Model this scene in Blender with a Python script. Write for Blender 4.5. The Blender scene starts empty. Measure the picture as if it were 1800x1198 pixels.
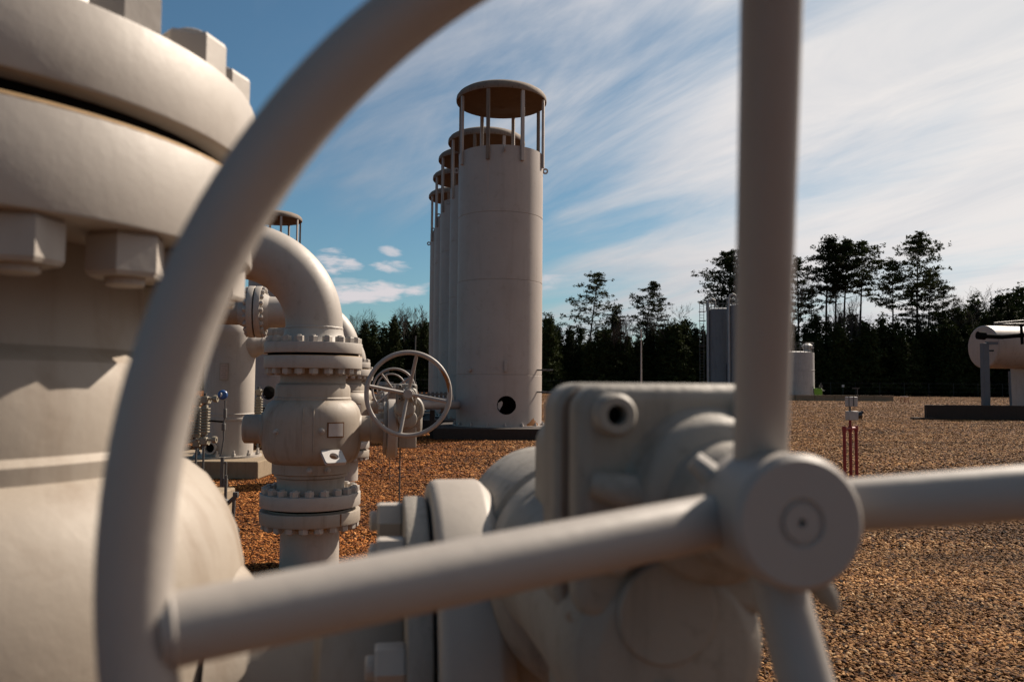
import bpy, bmesh, math, random
from mathutils import Matrix, Vector, Euler, noise as mnoise
R = math.radians
sc = bpy.context.scene
COL = sc.collection

# ------------------------------------------------------------------ camera
EYE = 1.5
cam_d = bpy.data.cameras.new('camera')
cam = bpy.data.objects.new('camera', cam_d)
COL.objects.link(cam)
sc.camera = cam
cam_d.sensor_width = 36.0
cam_d.lens = 28.0
cam_d.clip_start = 0.02
cam_d.clip_end = 4000
PITCH = math.atan(77.0 / 1400.0)
ROLL = 0.008
M = Matrix.Translation((0, 0, EYE)) @ Matrix.Rotation(R(90) + PITCH, 4, 'X') @ Matrix.Rotation(ROLL, 4, 'Z')
cam.matrix_world = M
cam_d.dof.use_dof = True
cam_d.dof.focus_distance = 8.0
cam_d.dof.aperture_fstop = 6.3

# ------------------------------------------------------------------ sun and sky
SUN_AZ = R(48.0)      # to the right of straight ahead (+Y)
SUN_EL = R(40.0)
sun_dir = Vector((math.sin(SUN_AZ) * math.cos(SUN_EL), math.cos(SUN_AZ) * math.cos(SUN_EL), math.sin(SUN_EL)))
sl = bpy.data.lights.new('sun', 'SUN')
sl.energy = 5.0
sl.angle = R(0.53)
sl.color = (1.0, 0.87, 0.73)
so = bpy.data.objects.new('sun', sl)
so.rotation_euler = (-sun_dir).to_track_quat('-Z', 'Y').to_euler()
COL.objects.link(so)

w = bpy.data.worlds.new('World')
sc.world = w
w.use_nodes = True
wt = w.node_tree
for n in list(wt.nodes):
    wt.nodes.remove(n)


def NN(t, kind, **kw):
    n = t.nodes.new(kind)
    for k, v in kw.items():
        setattr(n, k, v)
    return n


def math_n(t, op, a, b=None, clamp=False):
    n = NN(t, 'ShaderNodeMath', operation=op, use_clamp=clamp)
    for i, v in enumerate((a, b)):
        if v is None:
            continue
        if isinstance(v, (int, float)):
            n.inputs[i].default_value = v
        else:
            t.links.new(v, n.inputs[i])
    return n.outputs[0]


def ramp_n(t, fac, stops, interp='LINEAR'):
    n = NN(t, 'ShaderNodeValToRGB')
    n.color_ramp.interpolation = interp
    el = n.color_ramp.elements
    while len(el) < len(stops):
        el.new(0.5)
    for e, (p, c) in zip(el, stops):
        e.position = p
        e.color = c if len(c) == 4 else (*c, 1)
    t.links.new(fac, n.inputs[0])
    return n.outputs[0]


def mix_n(t, fac, a, b, mode='MIX'):
    n = NN(t, 'ShaderNodeMix', data_type='RGBA', blend_type=mode)
    for s, v in ((0, fac), (6, a), (7, b)):
        if isinstance(v, (int, float)):
            n.inputs[s].default_value = v
        elif isinstance(v, (tuple, list)):
            n.inputs[s].default_value = (*v, 1) if len(v) == 3 else v
        else:
            t.links.new(v, n.inputs[s])
    return n.outputs[2]


sky = NN(wt, 'ShaderNodeTexSky', sky_type='NISHITA', sun_disc=False)
sky.sun_elevation = SUN_EL
sky.sun_rotation = SUN_AZ
sky.altitude = 0
sky.air_density = 1.0
sky.dust_density = 0.6
sky.ozone_density = 2.5
tc = NN(wt, 'ShaderNodeTexCoord')
sep = NN(wt, 'ShaderNodeSeparateXYZ')
wt.links.new(tc.outputs['Generated'], sep.inputs[0])
X, Y, Z = sep.outputs
zc = math_n(wt, 'MAXIMUM', Z, 0.0)
den = math_n(wt, 'ADD', zc, 0.16)
U = math_n(wt, 'DIVIDE', X, den)
V = math_n(wt, 'DIVIDE', Y, den)
# streak axis 55 degrees left of straight ahead
sa, ca = math.sin(R(-36)), math.cos(R(-36))
along = math_n(wt, 'ADD', math_n(wt, 'MULTIPLY', U, sa), math_n(wt, 'MULTIPLY', V, ca))
across = math_n(wt, 'SUBTRACT', math_n(wt, 'MULTIPLY', U, ca), math_n(wt, 'MULTIPLY', V, sa))


def cloud_noise(sx, sy, detail, rough, dist, off):
    cb = NN(wt, 'ShaderNodeCombineXYZ')
    wt.links.new(math_n(wt, 'MULTIPLY', along, sx), cb.inputs[0])
    wt.links.new(math_n(wt, 'MULTIPLY', across, sy), cb.inputs[1])
    cb.inputs[2].default_value = off
    nz = NN(wt, 'ShaderNodeTexNoise')
    nz.inputs['Scale'].default_value = 1.0
    nz.inputs['Detail'].default_value = detail
    nz.inputs['Roughness'].default_value = rough
    nz.inputs['Distortion'].default_value = dist
    wt.links.new(cb.outputs[0], nz.inputs['Vector'])
    return nz.outputs[0]


n_big = cloud_noise(0.40, 0.9, 3, 0.5, 0.4, 3.1)
n_str = cloud_noise(0.45, 1.7, 8, 0.55, 1.3, 7.7)
n_fine = cloud_noise(2.2, 7.0, 6, 0.65, 0.6, 1.3)
# cirrus thickens towards the sun side (right) of the sky
side = math_n(wt, 'ADD', math_n(wt, 'MULTIPLY', X, 0.80), math_n(wt, 'MULTIPLY', Y, 0.12))
dens = math_n(wt, 'ADD', math_n(wt, 'MULTIPLY', n_big, 0.9), math_n(wt, 'MULTIPLY', n_str, 1.1))
dens = math_n(wt, 'ADD', dens, math_n(wt, 'ADD', math_n(wt, 'MULTIPLY', n_fine, 0.24), 0.06))
dens = math_n(wt, 'ADD', dens, math_n(wt, 'MULTIPLY', side, 1.25))
mr = NN(wt, 'ShaderNodeMapRange', interpolation_type='SMOOTHSTEP', clamp=True)
mr.inputs['From Min'].default_value = 1.12
mr.inputs['From Max'].default_value = 1.80
wt.links.new(dens, mr.inputs['Value'])
cirrus = mr.outputs[0]
# small low cumulus
cb2 = NN(wt, 'ShaderNodeCombineXYZ')
az = math_n(wt, 'ARCTAN2', X, Y)
wt.links.new(math_n(wt, 'MULTIPLY', az, 22.0), cb2.inputs[0])
wt.links.new(math_n(wt, 'MULTIPLY', Z, 75.0), cb2.inputs[1])
cb2.inputs[2].default_value = 4.75
nz2 = NN(wt, 'ShaderNodeTexNoise')
nz2.inputs['Scale'].default_value = 1.0
nz2.inputs['Detail'].default_value = 7
nz2.inputs['Roughness'].default_value = 0.58
nz2.inputs['Distortion'].default_value = 0.25
wt.links.new(cb2.outputs[0], nz2.inputs['Vector'])
lowm = None
# direction (azimuth, sine of elevation), half widths, tilt
for (a0, z0, wa, wz, tl, st_) in ((-0.216, 0.146, 0.026, 0.017, 0.0, 1.0), (-0.152, 0.163, 0.016, 0.007, -0.1, 0.8), (-0.150, 0.145, 0.026, 0.008, -0.08, 1.0), (-0.180, 0.112, 0.062, 0.016, 0.12, 1.1),
                                  (-0.120, 0.116, 0.022, 0.010, 0.2, 1.0), (-0.205, 0.126, 0.035, 0.006, 0.0, 0.5), (0.045, 0.13, 0.05, 0.012, 0.2, 0.6), (-0.42, 0.15, 0.09, 0.02, 0.1, 1.0),
                                  (-0.62, 0.19, 0.12, 0.02, 0.1, 1.0)):
    da = math_n(wt, 'SUBTRACT', az, a0)
    dz = math_n(wt, 'SUBTRACT', math_n(wt, 'SUBTRACT', Z, z0), math_n(wt, 'MULTIPLY', da, tl))
    e1 = math_n(wt, 'POWER', math_n(wt, 'ABSOLUTE', math_n(wt, 'DIVIDE', da, wa)), 2.0)
    e2 = math_n(wt, 'POWER', math_n(wt, 'ABSOLUTE', math_n(wt, 'DIVIDE', dz, wz)), 2.0)
    q_ = math_n(wt, 'SUBTRACT', 1.25, math_n(wt, 'ADD', e1, e2))
    q_ = math_n(wt, 'ADD', q_, math_n(wt, 'MULTIPLY', math_n(wt, 'SUBTRACT', nz2.outputs[0], 0.5), 5.0))
    lo = NN(wt, 'ShaderNodeMapRange', interpolation_type='SMOOTHSTEP', clamp=True)
    lo.inputs['From Min'].default_value = 0.0
    lo.inputs['From Max'].default_value = 1.5
    lo.inputs['To Max'].default_value = 0.85 * st_
    wt.links.new(q_, lo.inputs['Value'])
    lowm = lo.outputs[0] if lowm is None else math_n(wt, 'MAXIMUM', lowm, lo.outputs[0])
lowm = math_n(wt, 'MULTIPLY', lowm, ramp_n(wt, Y, [(0.0, (0, 0, 0)), (0.1, (1, 1, 1))]))
cmask = math_n(wt, 'MULTIPLY', cirrus, 0.95)
skycol = NN(wt, 'ShaderNodeVectorMath', operation='SCALE')
tint = mix_n(wt, 1.0, sky.outputs[0], (0.63, 0.85, 0.85), 'MULTIPLY')
wt.links.new(tint, skycol.inputs[0])
skycol.inputs['Scale'].default_value = 1.0
sundot = NN(wt, 'ShaderNodeVectorMath', operation='DOT_PRODUCT')
wt.links.new(tc.outputs['Generated'], sundot.inputs[0])
sundot.inputs[1].default_value = sun_dir
ccol = ramp_n(wt, sundot.outputs['Value'], [(0.0, (2.8, 2.8, 3.2)), (0.5, (4.6, 4.7, 5.2)), (0.80, (9.4, 9.0, 8.9)), (1.0, (10.2, 9.8, 9.4))])
n_tex = cloud_noise(0.9, 2.4, 7, 0.6, 1.4, 12.2)
ccol = mix_n(wt, 1.0, ccol, ramp_n(wt, n_tex, [(0.32, (0.85, 0.88, 0.92)), (0.56, (1.03, 1.02, 1.01))]), 'MULTIPLY')
wcol = mix_n(wt, cmask, skycol.outputs[0], ccol)
wcol = mix_n(wt, lowm, wcol, (8.3, 7.7, 7.9))
bgn = NN(wt, 'ShaderNodeBackground')
bgn.inputs['Strength'].default_value = 0.05
wt.links.new(wcol, bgn.inputs[0])
wo = NN(wt, 'ShaderNodeOutputWorld')
wt.links.new(bgn.outputs[0], wo.inputs[0])

sc.view_settings.view_transform = 'Standard'
sc.view_settings.look = 'None'
sc.view_settings.exposure = 0.8
sc.view_settings.gamma = 1.0
sc.view_settings.use_curve_mapping = False
sc.render.engine = 'CYCLES'
sc.cycles.max_bounces = 6

# ------------------------------------------------------------------ places
M3 = M.to_3x3()


def ray(px, py):
    return M3 @ Vector(((px - 900) / 1400.0, -(py - 599) / 1400.0, -1.0))


def at(px, py, y):
    d = ray(px, py)
    return Vector((0, 0, EYE)) + d * (y / d.y)


def ground_at(px, py):
    d = ray(px, py)
    return Vector((0, 0, EYE)) + d * (-EYE / d.z)


def camp(x, y, z):          # x right, y down, z ahead of the lens
    return M @ Vector((x, -y, -z))


# ------------------------------------------------------------------ materials
MATS = {}


def new_mat(name):
    m = bpy.data.materials.new(name)
    m.use_nodes = True
    t = m.node_tree
    for n in list(t.nodes):
        t.nodes.remove(n)
    o = NN(t, 'ShaderNodeOutputMaterial')
    b = NN(t, 'ShaderNodeBsdfPrincipled')
    t.links.new(b.outputs[0], o.inputs[0])
    MATS[name] = m
    return m, t, b


def tex_noise(t, vec, scale, detail=4, rough=0.55, dist=0.0):
    n = NN(t, 'ShaderNodeTexNoise')
    n.inputs['Scale'].default_value = scale
    n.inputs['Detail'].default_value = detail
    n.inputs['Roughness'].default_value = rough
    n.inputs['Distortion'].default_value = dist
    if vec is not None:
        t.links.new(vec, n.inputs['Vector'])
    return n.outputs[0]


def coords(t, kind='Object', scale=(1, 1, 1)):
    c = NN(t, 'ShaderNodeTexCoord')
    mp = NN(t, 'ShaderNodeMapping')
    mp.inputs['Scale'].default_value = scale
    t.links.new(c.outputs[kind], mp.inputs[0])
    return mp.outputs[0]


def bump(t, b, h, strength, dist):
    n = NN(t, 'ShaderNodeBump')
    n.inputs['Strength'].default_value = strength
    n.inputs['Distance'].default_value = dist
    t.links.new(h, n.inputs['Height'])
    t.links.new(n.outputs[0], b.inputs['Normal'])


def paint(name, base, rust=0.72, rust_col=(0.14, 0.055, 0.015), dirt=(0.10, 0.075, 0.05), rough=0.5, scale=1.0,
          streak=0.35, bumpd=0.0006, bstr=0.5, dirt_amt=0.55, chips=True):
    m, t, b = new_mat(name)
    v = coords(t)
    vs = coords(t, 'Object', (3.2 * scale, 3.2 * scale, 0.32 * scale))
    n1 = tex_noise(t, v, 2.3 * scale, 5, 0.6)
    n2 = tex_noise(t, vs, 4.0, 5, 0.6)
    n3 = tex_noise(t, v, 14 * scale, 6, 0.65, 0.4)
    col = mix_n(t, ramp_n(t, n1, [(0.3, (0, 0, 0)), (0.75, (1, 1, 1))]), base, tuple(c * 0.84 for c in base))
    sm = math_n(t, 'MULTIPLY', ramp_n(t, n2, [(0.52, (0, 0, 0)), (0.8, (1, 1, 1))]), streak)
    col = mix_n(t, sm, col, dirt)
    dm = math_n(t, 'MULTIPLY', ramp_n(t, n3, [(0.56, (0, 0, 0)), (0.78, (1, 1, 1))]), dirt_amt * 0.5)
    col = mix_n(t, dm, col, dirt)
    # grime where the surface is creased and on edges
    geo = NN(t, 'ShaderNodeNewGeometry')
    if chips:
        n4 = tex_noise(t, v, 9 * scale, 7, 0.7, 0.6)
        comb = math_n(t, 'MULTIPLY', n4, n1)
        rm = ramp_n(t, comb, [(rust * 0.50, (0, 0, 0)), (rust * 0.56, (1, 1, 1))])
        col = mix_n(t, rm, col, rust_col)
    t.links.new(col, b.inputs['Base Color'])
    rr = NN(t, 'ShaderNodeMapRange')
    rr.inputs['To Min'].default_value = rough - 0.08
    rr.inputs['To Max'].default_value = rough + 0.18
    t.links.new(n3, rr.inputs[0])
    t.links.new(rr.outputs[0], b.inputs['Roughness'])
    nb = tex_noise(t, v, 60 * scale, 4, 0.6)
    nb2 = math_n(t, 'ADD', nb, math_n(t, 'MULTIPLY', n3, 0.35))
    bump(t, b, nb2, bstr, bumpd)
    return m


PAINT = paint('beige_paint', (0.340, 0.306, 0.270), rust=0.86, scale=1.0, rough=0.5, bumpd=0.0008, streak=0.22)
PAINT_S = paint('beige_paint_smooth', (0.300, 0.272, 0.246), rust=1.1, scale=1.0, rough=0.46, bumpd=0.0007, dirt_amt=0.25, streak=0.05)
PAINT_W = paint('weathered_beige_paint', (0.290, 0.247, 0.200), rust=0.80, scale=1.0, rough=0.55, bumpd=0.0010, streak=0.75, dirt=(0.12, 0.070, 0.032))
PAINT_C = paint('cast_beige_paint', (0.240, 0.219, 0.190), rust=0.80, scale=3.0, rough=0.55, bumpd=0.0015, dirt=(0.055, 0.042, 0.028), dirt_amt=1.3, streak=0.55)
TOWER = paint('tower_paint', (0.335, 0.292, 0.264), rust=1.1, scale=0.35, rough=0.5, bumpd=0.002, streak=0.22, dirt=(0.14, 0.10, 0.07))
STEEL_B = paint('blue_grey_steel', (0.084, 0.095, 0.112), rust=1.0, scale=0.5, rough=0.55)
TANK = paint('grey_tank_paint', (0.135, 0.14, 0.155), rust=1.1, scale=0.2, streak=0.7, dirt=(0.06, 0.06, 0.07))
WHITE = paint('white_paint', (0.336, 0.325, 0.314), rust=1.0, scale=0.7)
DRUM = paint('drum_paint', (0.36, 0.29, 0.25), rust=0.95, scale=0.5, streak=0.5, dirt=(0.10, 0.07, 0.055))
CONC = paint('concrete', (0.22, 0.165, 0.105), rust=0.95, rust_col=(0.13, 0.09, 0.05), scale=1.6, rough=0.88, bumpd=0.006, streak=0.8,
             dirt=(0.11, 0.075, 0.045))
CONC_D = paint('stained_shadow_concrete', (0.030, 0.020, 0.015), rust=0.9, rust_col=(0.06, 0.03, 0.02), scale=0.8, rough=0.9, bumpd=0.006,
               streak=0.8, dirt=(0.018, 0.010, 0.007))  # stained, and base colour darkened to stand for the towers' shadow
RUSTY = paint('rusty_underside', (0.095, 0.053, 0.025), rust=0.66, rust_col=(0.07, 0.028, 0.012), scale=0.6, rough=0.85, streak=0.5,
              dirt=(0.14, 0.09, 0.05))
CAPM = paint('cap_paint', (0.175, 0.135, 0.105), rust=0.70, rust_col=(0.045, 0.022, 0.012), scale=1.6, rough=0.8, streak=0.9, dirt=(0.055, 0.032, 0.02), dirt_amt=1.2)
RED = paint('red_paint', (0.20, 0.006, 0.008), rust=1.1, scale=3, rough=0.5, streak=0.1, dirt_amt=0.1, dirt=(0.08, 0.01, 0.01))
GALV = paint('dull_steel', (0.073, 0.070, 0.067), rust=0.8, scale=4, rough=0.5)
BRASS = paint('fitting_paint', (0.224, 0.196, 0.146), rust=0.74, scale=6, rough=0.5)


def plain(name, col, rough=0.6, metal=0.0):
    m, t, b = new_mat(name)
    v = coords(t)
    n = tex_noise(t, v, 25, 4)
    c = mix_n(t, n, tuple(x * 0.8 for x in col), tuple(min(1, x * 1.15) for x in col))
    t.links.new(c, b.inputs['Base Color'])
    b.inputs['Roughness'].default_value = rough
    b.inputs['Metallic'].default_value = metal
    return m


BLACK = plain('black_gasket', (0.006, 0.0055, 0.005), 0.95)
BLACK.node_tree.nodes['Principled BSDF'].inputs['Specular IOR Level'].default_value = 0.05
BLUE = plain('blue_enamel', (0.010, 0.06, 0.20), 0.35)
LABELW = plain('label_white', (0.42, 0.40, 0.38), 0.45)
INK = plain('label_ink', (0.16, 0.12, 0.10), 0.6)
RUST_Y = plain('ochre_stain', (0.30, 0.19, 0.085), 0.8)
RUST = plain('rust', (0.12, 0.05, 0.015), 0.85)
GREEN = plain('bright_green', (0.16, 0.34, 0.02), 0.5)
BARK = plain('pine_bark', (0.022, 0.016, 0.012), 0.95)
TWIG = plain('grey_bark', (0.05, 0.04, 0.034), 0.95)
FENCEM = plain('fence_wire', (0.03, 0.03, 0.03), 0.7)
GLASSD = plain('dark_lens', (0.02, 0.02, 0.022), 0.12)


def foliage(name, c1, c2):
    m, t, b = new_mat(name)
    g = NN(t, 'ShaderNodeTexCoord')
    oi = NN(t, 'ShaderNodeObjectInfo')
    n = tex_noise(t, g.outputs['Object'], 0.9, 3)
    f = math_n(t, 'ADD', math_n(t, 'MULTIPLY', n, 0.8), math_n(t, 'MULTIPLY', oi.outputs['Random'], 0.35))
    col = ramp_n(t, f, [(0.3, c1), (0.8, c2)])
    t.links.new(col, b.inputs['Base Color'])
    b.inputs['Roughness'].default_value = 0.9
    b.inputs['Specular IOR Level'].default_value = 0.1
    tr = NN(t, 'ShaderNodeBsdfTranslucent')
    t.links.new(col, tr.inputs[0])
    ms = NN(t, 'ShaderNodeMixShader')
    ms.inputs[0].default_value = 0.12
    t.links.new(b.outputs[0], ms.inputs[1])
    t.links.new(tr.outputs[0], ms.inputs[2])
    t.links.new(ms.outputs[0], [x for x in t.nodes if x.type == 'OUTPUT_MATERIAL'][0].inputs[0])
    return m


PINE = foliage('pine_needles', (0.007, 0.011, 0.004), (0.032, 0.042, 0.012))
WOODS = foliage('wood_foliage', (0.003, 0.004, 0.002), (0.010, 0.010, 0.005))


# ground -----------------------------------------------------------
def ground_mat():
    m, t, b = new_mat('gravel_ground')
    c = NN(t, 'ShaderNodeTexCoord')
    P = c.outputs['Object']
    vo = NN(t, 'ShaderNodeTexVoronoi')
    vo.inputs['Scale'].default_value = 38
    t.links.new(P, vo.inputs['Vector'])
    vo2 = NN(t, 'ShaderNodeTexVoronoi')
    vo2.inputs['Scale'].default_value = 11
    t.links.new(P, vo2.inputs['Vector'])
    sepc = NN(t, 'ShaderNodeSeparateColor')
    t.links.new(vo.outputs['Color'], sepc.inputs[0])
    sepd = NN(t, 'ShaderNodeSeparateColor')
    t.links.new(vo2.outputs['Color'], sepd.inputs[0])
    stone = ramp_n(t, sepc.outputs[0], [(0.0, (0.020, 0.010, 0.005)), (0.3, (0.11, 0.048, 0.018)), (0.6, (0.25, 0.120, 0.050)),
                                        (0.85, (0.34, 0.19, 0.095)), (1.0, (0.44, 0.30, 0.19))])
    st2 = ramp_n(t, sepd.outputs[0], [(0.0, (0.09, 0.042, 0.017)), (0.5, (0.22, 0.112, 0.048)), (1.0, (0.34, 0.20, 0.10))])
    col = mix_n(t, 0.4, stone, st2)
    big = tex_noise(t, P, 0.35, 5, 0.6, 0.5)
    # darker tracks: noise stretched along the drive direction
    mp = NN(t, 'ShaderNodeMapping')
    mp.inputs['Scale'].default_value = (0.05, 0.55, 1)
    mp.inputs['Rotation'].default_value = (0, 0, R(7))
    t.links.new(P, mp.inputs[0])
    trk = tex_noise(t, mp.outputs[0], 1.6, 5, 0.6, 0.3)
    dark = math_n(t, 'MULTIPLY', ramp_n(t, math_n(t, 'MULTIPLY', big, trk), [(0.16, (1, 1, 1)), (0.30, (0, 0, 0))]), 0.5)
    col = mix_n(t, dark, col, (0.05, 0.027, 0.012))
    sx = NN(t, 'ShaderNodeSeparateXYZ')
    t.links.new(P, sx.inputs[0])
    left = NN(t, 'ShaderNodeMapRange', clamp=True)
    left.inputs['From Min'].default_value = 1.5
    left.inputs['From Max'].default_value = -1.5
    t.links.new(sx.outputs[0], left.inputs[0])
    col = mix_n(t, math_n(t, 'MULTIPLY', left.outputs[0], 0.75), col, (0.80, 0.55, 0.33), 'MULTIPLY')
    mp2 = NN(t, 'ShaderNodeMapping')
    mp2.inputs['Scale'].default_value = (0.9, 2.2, 1)
    t.links.new(P, mp2.inputs[0])
    mot = tex_noise(t, mp2.outputs[0], 2.2, 8, 0.75, 0.2)
    col = mix_n(t, 1.0, col, ramp_n(t, mot, [(0.30, (0.30, 0.25, 0.20)), (0.52, (0.72, 0.65, 0.55)), (0.72, (1.1, 1.0, 0.85))]), 'MULTIPLY')
    t.links.new(col, b.inputs['Base Color'])
    b.inputs['Roughness'].default_value = 0.9
    b.inputs['Specular IOR Level'].default_value = 0.2
    h = math_n(t, 'ADD', math_n(t, 'MULTIPLY', vo.outputs['Distance'], -1.0), math_n(t, 'MULTIPLY', vo2.outputs['Distance'], -0.6))
    h = math_n(t, 'ADD', h, math_n(t, 'MULTIPLY', trk, 0.8))
    bump(t, b, h, 1.0, 0.03)
    t.links.new(mix_n(t, 1.0, col, (0.92, 0.80, 0.62), 'MULTIPLY'), b.inputs['Base Color'])
    return m


def pebble_mat():
    m, t, b = new_mat('gravel_stones')
    oi = NN(t, 'ShaderNodeObjectInfo')
    geo = NN(t, 'ShaderNodeNewGeometry')
    col = ramp_n(t, oi.outputs['Random'], [(0.0, (0.015, 0.009, 0.006)), (0.2, (0.075, 0.030, 0.011)), (0.45, (0.18, 0.083, 0.028)),
                                           (0.7, (0.28, 0.150, 0.058)), (0.92, (0.38, 0.225, 0.108)), (1.0, (0.52, 0.38, 0.24))])
    sx = NN(t, 'ShaderNodeSeparateXYZ')
    t.links.new(geo.outputs['Position'], sx.inputs[0])
    left = NN(t, 'ShaderNodeMapRange', clamp=True)
    left.inputs['From Min'].default_value = 1.5
    left.inputs['From Max'].default_value = -1.5
    t.links.new(sx.outputs[0], left.inputs[0])
    col = mix_n(t, math_n(t, 'MULTIPLY', left.outputs[0], 0.8), col, (0.92, 0.62, 0.34), 'MULTIPLY')
    mp3 = NN(t, 'ShaderNodeMapping')
    mp3.inputs['Scale'].default_value = (0.35, 1.0, 1)
    t.links.new(geo.outputs['Position'], mp3.inputs[0])
    mot = tex_noise(t, mp3.outputs[0], 0.9, 6, 0.65, 0.4)
    col = mix_n(t, 1.0, col, ramp_n(t, mot, [(0.32, (0.42, 0.34, 0.26)), (0.5, (0.98, 0.90, 0.76)), (0.70, (1.55, 1.40, 1.15))]), 'MULTIPLY')
    t.links.new(col, b.inputs['Base Color'])
    b.inputs['Roughness'].default_value = 0.85
    b.inputs['Specular IOR Level'].default_value = 0.15
    return m


GROUND = ground_mat()
PEB = pebble_mat()


# ------------------------------------------------------------------ mesh helpers
class MB:
    def __init__(self):
        self.v = []
        self.f = []

    def add(self, verts, faces, mx=None):
        o = len(self.v)
        for p in verts:
            p = Vector(p)
            self.v.append(mx @ p if mx else p)
        self.f += [tuple(i + o for i in f) for f in faces]
        return self

    def box(self, c, s, mx=None):
        x, y, z = [a / 2 for a in s]
        vs = [(c[0] + i * x, c[1] + j * y, c[2] + k * z) for i in (-1, 1) for j in (-1, 1) for k in (-1, 1)]
        return self.add(vs, [(0, 1, 3, 2), (4, 6, 7, 5), (0, 4, 5, 1), (2, 3, 7, 6), (0, 2, 6, 4), (1, 5, 7, 3)], mx)

    def lathe(self, prof, seg=48, mx=None, bev=0.0, closed=False):
        """prof: (radius, height) going bottom to top on the outside; revolves round z"""
        if bev:
            prof = chamfer(prof, bev, closed)
        vs, fs = [], []
        for i in range(seg):
            a = 2 * math.pi * i / seg
            for r, z in prof:
                vs.append((r * math.cos(a), r * math.sin(a), z))
        n = len(prof)
        for i in range(seg):
            j = (i + 1) % seg
            for k in range(n if closed else n - 1):
                k2 = (k + 1) % n
                a, b_, c, d = i * n + k, j * n + k, j * n + k2, i * n + k2
                if prof[k][0] < 1e-6:
                    fs.append((a, c, d))
                elif prof[k2][0] < 1e-6:
                    fs.append((a, b_, d))
                else:
                    fs.append((a, b_, c, d))
        return self.add(vs, fs, mx)

    def tube(self, pts, rad, seg=16, caps=True):
        pts = [Vector(p) for p in pts]
        if not isinstance(rad, (list, tuple)):
            rad = [rad] * len(pts)
        o = len(self.v)
        t0 = (pts[1] - pts[0]).normalized()
        up = Vector((0, 0, 1)) if abs(t0.z) < 0.9 else Vector((1, 0, 0))
        s = t0.cross(up).normalized()
        for i, p in enumerate(pts):
            if i == 0:
                tt = t0
            elif i == len(pts) - 1:
                tt = (pts[i] - pts[i - 1]).normalized()
            else:
                tt = ((pts[i] - pts[i - 1]).normalized() + (pts[i + 1] - pts[i]).normalized()).normalized()
            s = (s - tt * s.dot(tt)).normalized()
            u = tt.cross(s)
            for k in range(seg):
                a = 2 * math.pi * k / seg
                self.v.append(p + (s * math.cos(a) + u * math.sin(a)) * rad[i])
        for i in range(len(pts) - 1):
            for k in range(seg):
                k2 = (k + 1) % seg
                self.f.append((o + i * seg + k, o + i * seg + k2, o + (i + 1) * seg + k2, o + (i + 1) * seg + k))
        if caps:
            self.f.append(tuple(o + k for k in reversed(range(seg))))
            self.f.append(tuple(o + (len(pts) - 1) * seg + k for k in range(seg)))
        return self

    def torus(self, Rm, r, mx=None, seg=96, sr=20):
        vs, fs = [], []
        for i in range(seg):
            a = 2 * math.pi * i / seg
            for k in range(sr):
                b_ = 2 * math.pi * k / sr
                q = Rm + r * math.cos(b_)
                vs.append((q * math.cos(a), q * math.sin(a), r * math.sin(b_)))
        for i in range(seg):
            for k in range(sr):
                i2, k2 = (i + 1) % seg, (k + 1) % sr
                fs.append((i * sr + k, i2 * sr + k, i2 * sr + k2, i * sr + k2))
        return self.add(vs, fs, mx)

    def prism(self, outline, z0, z1, mx=None):
        n = len(outline)
        vs = [(x, y, z0) for x, y in outline] + [(x, y, z1) for x, y in outline]
        fs = [tuple(reversed(range(n))), tuple(range(n, 2 * n))] + [(i, (i + 1) % n, n + (i + 1) % n, n + i) for i in range(n)]
        return self.add(vs, fs, mx)

    def mesh(self, name, smooth=True, ang=32):
        me = bpy.data.meshes.new(name)
        me.from_pydata([tuple(p) for p in self.v], [], self.f)
        me.validate()
        if smooth:
            me.polygons.foreach_set('use_smooth', [True] * len(me.polygons))
            me.set_sharp_from_angle(angle=R(ang))
        me.update()
        return me

    def build(self, name, mat, parent=None, smooth=True, ang=32, bevel=0.0, bseg=2):
        me = self.mesh(name, smooth, ang)
        me.materials.append(mat)
        o = bpy.data.objects.new(name, me)
        COL.objects.link(o)
        if parent:
            o.parent = parent
        if bevel:
            b = o.modifiers.new('bevel', 'BEVEL')
            b.width = bevel
            b.segments = bseg
            b.limit_method = 'ANGLE'
            b.angle_limit = R(35)
        return o


def chamfer(prof, c, closed=False):
    out = []
    n = len(prof)
    for i, p in enumerate(prof):
        if not closed and (i == 0 or i == n - 1):
            out.append(p)
            continue
        a, b_ = Vector(prof[i - 1]), Vector(prof[(i + 1) % n])
        q = Vector(p)
        la, lb = (a - q).length, (b_ - q).length
        if la < 1e-6 or lb < 1e-6 or (a - q).normalized().dot((b_ - q).normalized()) < -0.93:
            out.append(p)
            continue
        d = min(c, la * 0.4, lb * 0.4)
        out.append(tuple(q + (a - q).normalized() * d))
        m_ = (Vector(out[-1]) + q + (b_ - q).normalized() * d + q) / 4 if False else None
        mid = (q + (a - q).normalized() * d + q + (b_ - q).normalized() * d) / 2
        out.append(tuple(q + (mid - q) * 0.6))
        out.append(tuple(q + (b_ - q).normalized() * d))
    return out


def tag(o, label=None, cat=None, group=None, kind=None):
    if label:
        o['label'] = label
    if cat:
        o['category'] = cat
    if group:
        o['group'] = group
    if kind:
        o['kind'] = kind
    return o


def thing(name, label, cat, loc=(0, 0, 0), rotz=0.0, group=None):
    o = bpy.data.objects.new(name, None)
    o.empty_display_size = 0.1
    COL.objects.link(o)
    o.location = loc
    o.rotation_euler = (0, 0, rotz)
    return tag(o, label, cat, group)


def dup(root, label, loc, rotz=None, group=None):
    def rec(o, parent):
        c = o.copy()
        COL.objects.link(c)
        c.parent = parent
        for ch in KIDS.get(o.name, []):
            rec(ch, c)
        return c
    KIDS.clear()
    for o in bpy.data.objects:
        if o.parent:
            KIDS.setdefault(o.parent.name, []).append(o)
    r = rec(root, None)
    r.location = loc
    if rotz is not None:
        r.rotation_euler = (0, 0, rotz)
    r['label'] = label
    if group:
        r['group'] = group
    return r


KIDS = {}


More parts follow.
